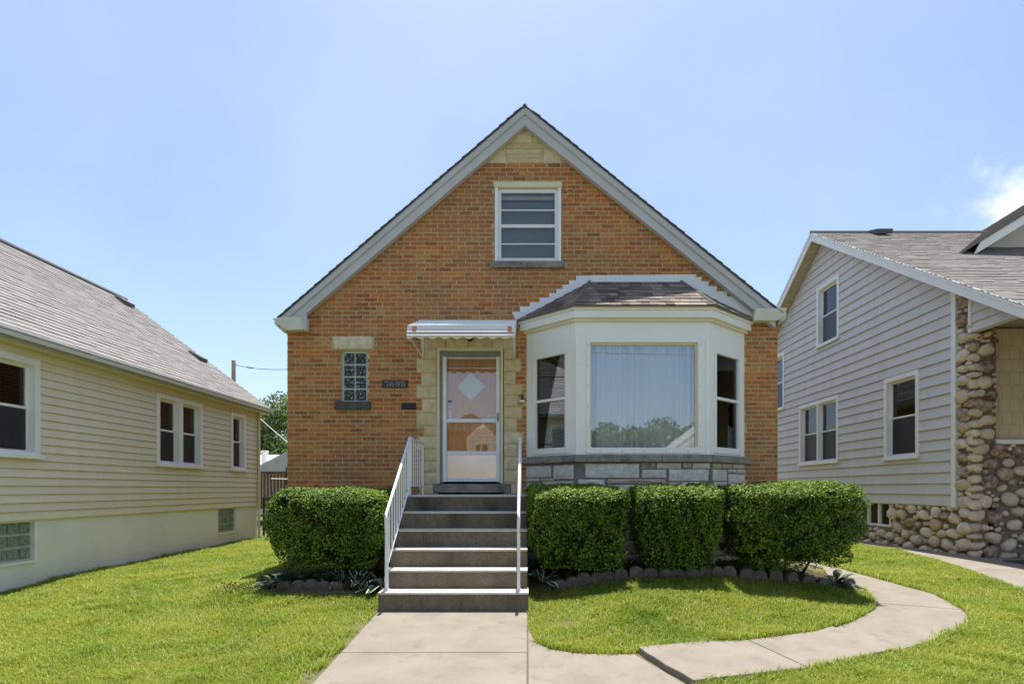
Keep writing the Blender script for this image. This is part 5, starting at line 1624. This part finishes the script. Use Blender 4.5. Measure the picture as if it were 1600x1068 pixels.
# ------------------------------------------------------------------ lawn
def lawn():
    r = np.random.default_rng(11)
    N = 1500000
    # sample with density falling with distance
    Y = 3.6 + (15.5 - 3.6) * r.uniform(size=N) ** 2.1
    X = r.uniform(-1, 1, N) * 10.2 + 0.2
    keep = np.abs(X) < .95 * Y + 1.2
    X, Y = X[keep], Y[keep]
    bad = pip(X, Y, walk_poly) | pip(X, Y, pave_poly) | pip(X, Y, bedR_poly) | pip(X, Y, bedL_poly)
    bad |= (X < LX + .03) | (X > RXW - .3) | ((X > XL - .02) & (X < XR) & (Y > 8.95)) | ((X > -1.69) & (X < .01) & (Y > 6.4)) | ((X > -1.69) & (X < 0) & (Y < 6.6))
    bad |= (X > 3.9) & (X < inner[16][0]) & (Y > 9)
    X, Y = X[~bad], Y[~bad]
    def nz_(a, b, s): return np.sin(X * a + Y * b + s) * np.sin(X * b * 1.3 - Y * a * .8 + 2 * s)
    # thin worn patches beside the front walk and at the steps
    dl = np.abs(X + 1.67); wear = np.exp(-(dl / .28) ** 2) * (X < -1.6) * (Y < 6.6) * np.clip(.7 + .5 * nz_(5, 9, 1), 0, .97)
    wear = np.maximum(wear, np.exp(-((X - .35) / .30) ** 2 - ((Y - 5.95) / .45) ** 2) * np.clip(.75 + .4 * nz_(9, 7, 3), 0, .95))
    wear = np.maximum(wear, .5 * np.exp(-((X - 1.0) / .22) ** 2 - ((Y - 5.55) / .12) ** 2))
    di = seg_dist(X, Y, inner); do = seg_dist(X, Y, outer)
    wear = np.maximum(wear, np.clip(.6 + .4 * nz_(7, 6, 2), 0, .95) * np.exp(-(np.minimum(di, do) / .07) ** 2))
    wear = np.maximum(wear, .35 * (nz_(2.1, 3.3, .4) > .75))
    k = r.uniform(size=len(X)) > wear
    X, Y, di, do, dl = X[k], Y[k], di[k], do[k], dl[k]
    n = len(X)
    Z = ground(X, Y) - .012
    far = np.clip((Y - 4) / 8, 0, 1)
    hgt = r.uniform(.028, .062, n) * (1 + .25 * far) * (1 + .25 * np.sin(X * 3.1 + 1) * np.sin(Y * 2.7))
    edge = np.exp(-(np.minimum(np.minimum(di, do), dl) / .07) ** 2)
    hgt = hgt * (1 + .7 * edge)
    tuft = np.clip(np.sin(X * 6.3 + 1.2 * np.sin(Y * 4.1)) * np.sin(Y * 7.7 + 1.7 * np.sin(X * 3.3)) - .35, 0, 1)
    hgt = hgt * (1 + .75 * tuft)
    wd = r.uniform(.0022, .0042, n) * (1 + 1.1 * far)
    az = r.uniform(0, 2 * np.pi, n)
    lean = r.uniform(.3, 1.3, n)
    dx, dy = np.cos(az), np.sin(az)
    sx, sy = -dy, dx
    P = np.stack([X, Y, Z], 1)
    D = np.stack([dx, dy, np.zeros(n)], 1); Sd = np.stack([sx, sy, np.zeros(n)], 1)
    h = hgt[:, None]; w = wd[:, None]; ln = lean[:, None]
    up = np.array([0, 0, 1.0])
    b0, b1 = P - Sd * w, P + Sd * w
    m = P + up * h * .6 + D * h * ln * .35
    tip = P + up * h * (1 - .25 * ln) + D * h * ln
    m0, m1 = m - Sd * w * .8, m + Sd * w * .8
    V = np.stack([b0, b1, m1, m0, tip], 1).reshape(-1, 3)
    me = bpy.data.meshes.new('grass')
    me.vertices.add(n * 5); me.vertices.foreach_set('co', V.astype(np.float32).ravel())
    base = (np.arange(n) * 5)[:, None]
    loops = np.concatenate([base + np.array([[0, 1, 2, 3]]), base + np.array([[3, 2, 4]])], 1).astype(np.int32)
    me.loops.add(n * 7); me.loops.foreach_set('vertex_index', loops.ravel())
    ls = np.stack([np.arange(n) * 7, np.arange(n) * 7 + 4], 1).astype(np.int32)
    me.polygons.add(n * 2); me.polygons.foreach_set('loop_start', ls.ravel())
    tint = np.clip(.45 + .22 * r.normal(size=n) + .10 * np.sin(X * 1.7 + 2) * np.sin(Y * 1.3 + 1), 0, .85)
    tint = np.clip(tint - .13 * tuft + .10 * np.sin(X * 4.4 + Y * 1.9), 0, .9)
    dry = r.uniform(size=n) < .05 + .12 * (np.sin(X * 2.3 + 4) * np.sin(Y * 3.1 + 1) > .55)
    tint[dry] = 1.0
    at = me.attributes.new('tint', 'FLOAT', 'FACE'); at.data.foreach_set('value', np.repeat(tint, 2).astype(np.float32))
    me.update(calc_edges=True)
    obj('grass', me, m_grass, kind='stuff')
    return n
NB = lawn()
print('grass blades', NB)

# ------------------------------------------------------------------ behind the houses, left gap
def tree(label, x, y, zc, rx, rz_, n, leaf, seed, trunk_r=.16, group=None, z0=None):
    r = np.random.default_rng(seed)
    z0 = gz(x, y) if z0 is None else z0
    t = thing('tree', label, 'tree', (x, y, z0), group)
    top = zc + rz_ * .6
    MB().tube([(x, y, z0 - .1), (x + .1, y, (z0 + zc) / 2), (x - .05, y + .1, top)], trunk_r, 9, r2=.03).build('trunk', m_bark, t, smooth=True)
    clumps = []
    for k in range(16):
        d = r.normal(size=3); d /= np.linalg.norm(d); d[2] = d[2] * .9 + .1
        q = np.array([x, y, zc]) + d * np.array([rx, rx, rz_]) * r.uniform(.35, .95)
        clumps.append((q, r.uniform(.28, .5) * rx))
        zb_ = max(z0 + .4 * (zc - z0), q[2] - 1.5 * rz_)
        MB().tube([(x + .05, y, min(zb_, top)), tuple((np.array([x, y, zb_]) + q) / 2 + r.normal(size=3) * .15), tuple(q)], trunk_r * .4, 6, r2=.012).build('limb', m_bark, t, smooth=True)
    P = []
    for q, s in clumps:
        m = n // len(clumps)
        d = r.normal(size=(m, 3)); d /= np.linalg.norm(d, axis=1, keepdims=True)
        P.append(q + d * (r.uniform(.15, 1, (m, 1)) ** .6) * s * np.array([1, 1, .75]))
    p = np.concatenate(P); n = len(p)
    ax = r.normal(size=(n, 3)) + (0, 0, .2); ax /= np.linalg.norm(ax, axis=1, keepdims=True)
    s = np.cross(ax, r.normal(size=(n, 3))); s /= np.linalg.norm(s, axis=1, keepdims=True)
    L = r.uniform(.6, 1.3, (n, 1)) * leaf
    V = np.stack([p, p + ax * L * .5 + s * L * .3, p + ax * L, p + ax * L * .5 - s * L * .3], 1)
    obj('crown', quads_mesh('crown', V.reshape(-1, 3), n, np.clip(r.normal(.5, .25, n), 0, 1)), m_tleaf, t)
    return t
tree('green leafy tree behind the pale garage roof, in the gap between houses', -15.4, 34, 3.9, 3.2, 2.6, 26000, .17, 31)
tree('distant pale green tree farther back in the gap between the houses', -22, 46, 3.8, 3.6, 2.6, 14000, .25, 32)
tree('green back yard tree behind the taupe house', 9.5, 40, 3.4, 3.4, 2.6, 9000, .24, 35)
# garage
ga = thing('garage', 'pale roofed garage with white vent pipe beyond the deck railing', 'garage', (-12.5, 26, .2))
mb = MB(); mb.box(-17, -8, 26, 32, .1, 2.2); mb.build('wall', m_white, ga)
mb = MB(((0, 0, 0), (0, 1, 0), (1, 0, 0))); mb.poly([(25.6, 2.2), (32.4, 2.2), (29, 3.1)], -17.4, -11.9); mb.build('roof', m_groof, ga)
mb = MB(); mb.poly([(-12.1, 2.15), (-7.8, 2.15), (-10, 3.25)], 25.0, 30); mb.build('roof', m_groof, ga)
x, z = PX(412, 716, 26.5)
mb = MB(); mb.tube([(x, 26.6, 2.3), (x, 26.6, 3.05)], .12, 10); mb.tube([(x, 26.6, 3.0), (x, 26.6, 3.15)], .17, 10); mb.build('vent_pipe', m_white, ga)
# deck railing
dk = thing('deck_railing', 'dark brown wooden deck railing between the two houses', 'railing', (-8.3, 19, .2))
for a, b in ((.80, .92), (1.05, 1.12), (1.88, 1.96)):
    MB().box(-11, -6.2, 18.96, 19.04, a, b).build('rail', m_deck, dk)
MB().box(-11, -6.2, 19.2, 22, .72, .80).build('deck_floor', m_deck, dk)
for i in range(44):
    x = -11 + i * .11
    MB().box(x, x + .088, 18.94, 18.958, .92, 1.9).build('slat', m_deck, dk)
for x in (-10.9, -9.1, -7.95, -6.4):
    MB().box(x - .05, x + .05, 19.05, 19.14, .1, 2.1).build('post', m_deck, dk)
MB().tube([(-8.4, 18.9, 1.72), (-6.6, 18.9, 1.68)], .02, 6).build('pale_pipe', m_whitemetal, dk)
# iron gate
gt = thing('iron_gate', 'black iron gate between the cream house and the brick house', 'gate', (-5.3, 14.75, .14))
gz0 = gz(-5.3, 14.75)
for z in (.2, .95):
    MB().box(LX + .05, XL - .05, 14.74, 14.76, gz0 + z, gz0 + z + .03).build('rail', m_black, gt)
for i in range(27):
    x = LX + .1 + i * .112
    MB().tube([(x, 14.75, gz0 + .04), (x, 14.75, gz0 + 1.0)], .011 if i % 9 else .03, 6).build('picket' if i % 9 else 'post', m_black, gt)
    if i % 2 == 0:
        MB().tube([(x + .056 + .035 * math.cos(a), 14.75, gz0 + .80 + .06 * math.sin(a)) for a in np.linspace(0, 6.28, 9)], .008, 4).build('scroll', m_black, gt)
MB().box(LX + .25, XL - .1, 14.9, 14.95, gz0, gz0 + .6).build('bin_panel', m_frame_grey, gt)
# utility pole and wires
up_ = thing('utility_pole', 'dark wooden utility pole standing behind the cream house roof', 'utility pole', (-15.2, 30, .2))
xp, zp = PX(365, 563, 30)
MB().tube([(xp, 30, 0), (xp, 30, zp)], .13, 10, r2=.10).build('pole', m_pole, up_, smooth=True)
def sag(a, b, s, n=14):
    return [tuple(Vector(a).lerp(Vector(b), i / n) - Vector((0, 0, 4 * s * (i / n) * (1 - i / n)))) for i in range(n + 1)]
w1 = thing('overhead_wire', 'thin wire running right from the utility pole top', 'wire', (xp, 30, zp - .2))
mb = MB(); mb.tube(sag((xp, 30, zp - .2), (-9, 24, zp - 1.6), .18), .014, 5)
mb.build('cable', m_wire, w1)
mb = MB(); mb.tube(sag((xp, 30, zp - .2), (-9, 24, zp - 1.6), .18)[3:5], .035, 6); mb.build('splice', m_wire, w1)
w2 = thing('overhead_wire', 'pale service wire slanting down in front of the tree in the gap', 'wire', (-14, 28, 5))
a = PX(398, 645, 24); b = PX(455, 695, 17)
MB().tube(sag((a[0], 24, a[1]), (b[0], 17, b[1]), .03), .012, 5).build('cable', m_wirew, w2)

# ------------------------------------------------------------------ across the street (seen in the glass)
for x, y, zc, rx, rz_, lab in ((-8.5, -23, 3.6, 2.6, 2.3, 'leafy street tree beside the pink brick house across the road'),
                               (5.4, -24, 3.7, 2.7, 2.1, 'lower street tree mirrored at the left of the picture window'),
                               (10.6, -25.5, 4.3, 3.2, 2.5, 'taller street tree mirrored at the right of the picture window')):
    tree(lab, x, y, zc, rx, rz_, 8000, .3, int(60 + x), group='street trees across the road', z0=-.3)
oh = thing('siding_house', 'pale sided gabled house across the road, mirrored in the picture window', 'house', (12.6, -19.4, -.3))
MB().box(8.9, 16.3, -24, -19.4, -.4, 3.5).build('wall', m_sidL, oh)
mb = MB(); mb.poly([(8.2, 3.25), (17, 3.25), (12.6, 6.4)], -24.3, -19.2); mb.build('roof', m_groof, oh)
mb = MB(); mb.poly([(8.9, 3.51), (16.3, 3.51), (12.6, 6.1)], -19.19, -19.1); mb.build('gable', m_white, oh)
for i in range(16):
    z = 3.56 + i * .15; hw = (6.0 - z) / .7
    if hw > .1: MB().box(12.6 - hw, 12.6 + hw, -19.09, -19.05, z, z + .13).build('siding_board', m_white, oh)
pw_ = thing('power_line', 'thin power lines along the far kerb, mirrored in the picture window', 'wire', (0, -14.5, 0))
for z in (10.2, 9.4):
    MB().tube(sag((-25, -14.5, z + .8), (25, -14.5, z - .9), .5), .018, 4).build('cable', m_wire, pw_)

ph = thing('brick_house', 'pinkish brick house across the road, mirrored in the storm door glass', 'house', (-3.6, -20, -.3))
MB().box(-6.3, -1.0, -27, -20, -.4, 5.2).build('wall', M("pink_brick", (.50, .30, .20), (.42, .24, .16), scale=9, speck=.2), ph)
mb = MB(); mb.poly([(-6.7, 5.1), (-.6, 5.1), (-3.65, 6.3)], -27.3, -19.7); mb.build('roof', m_roofB, ph)
gb = MB(); gb.poly([(-3.9, 2.2), (-1.9, 2.2), (-1.9, 4.6), (-2.9, 5.6), (-3.9, 4.6)], -19.9, -18.6); gb = gb.build('porch', m_white, ph)
for i in range(14):
    z = 2.25 + i * .22
    hw = 1.0 if z < 4.4 else max(0, 5.5 - z) * .95
    if hw > .1: MB().box(-2.9 - hw, -2.9 + hw, -18.59, -18.54, z, z + .19).build('siding_board', m_sidR, gb)
MB().box(-3.25, -2.55, -18.53, -18.47, 2.5, 4.2).build('window', m_deck, gb)
MB().box(-2.93, -2.87, -18.465, -18.44, 2.5, 4.2).build('mullion', m_white, gb)
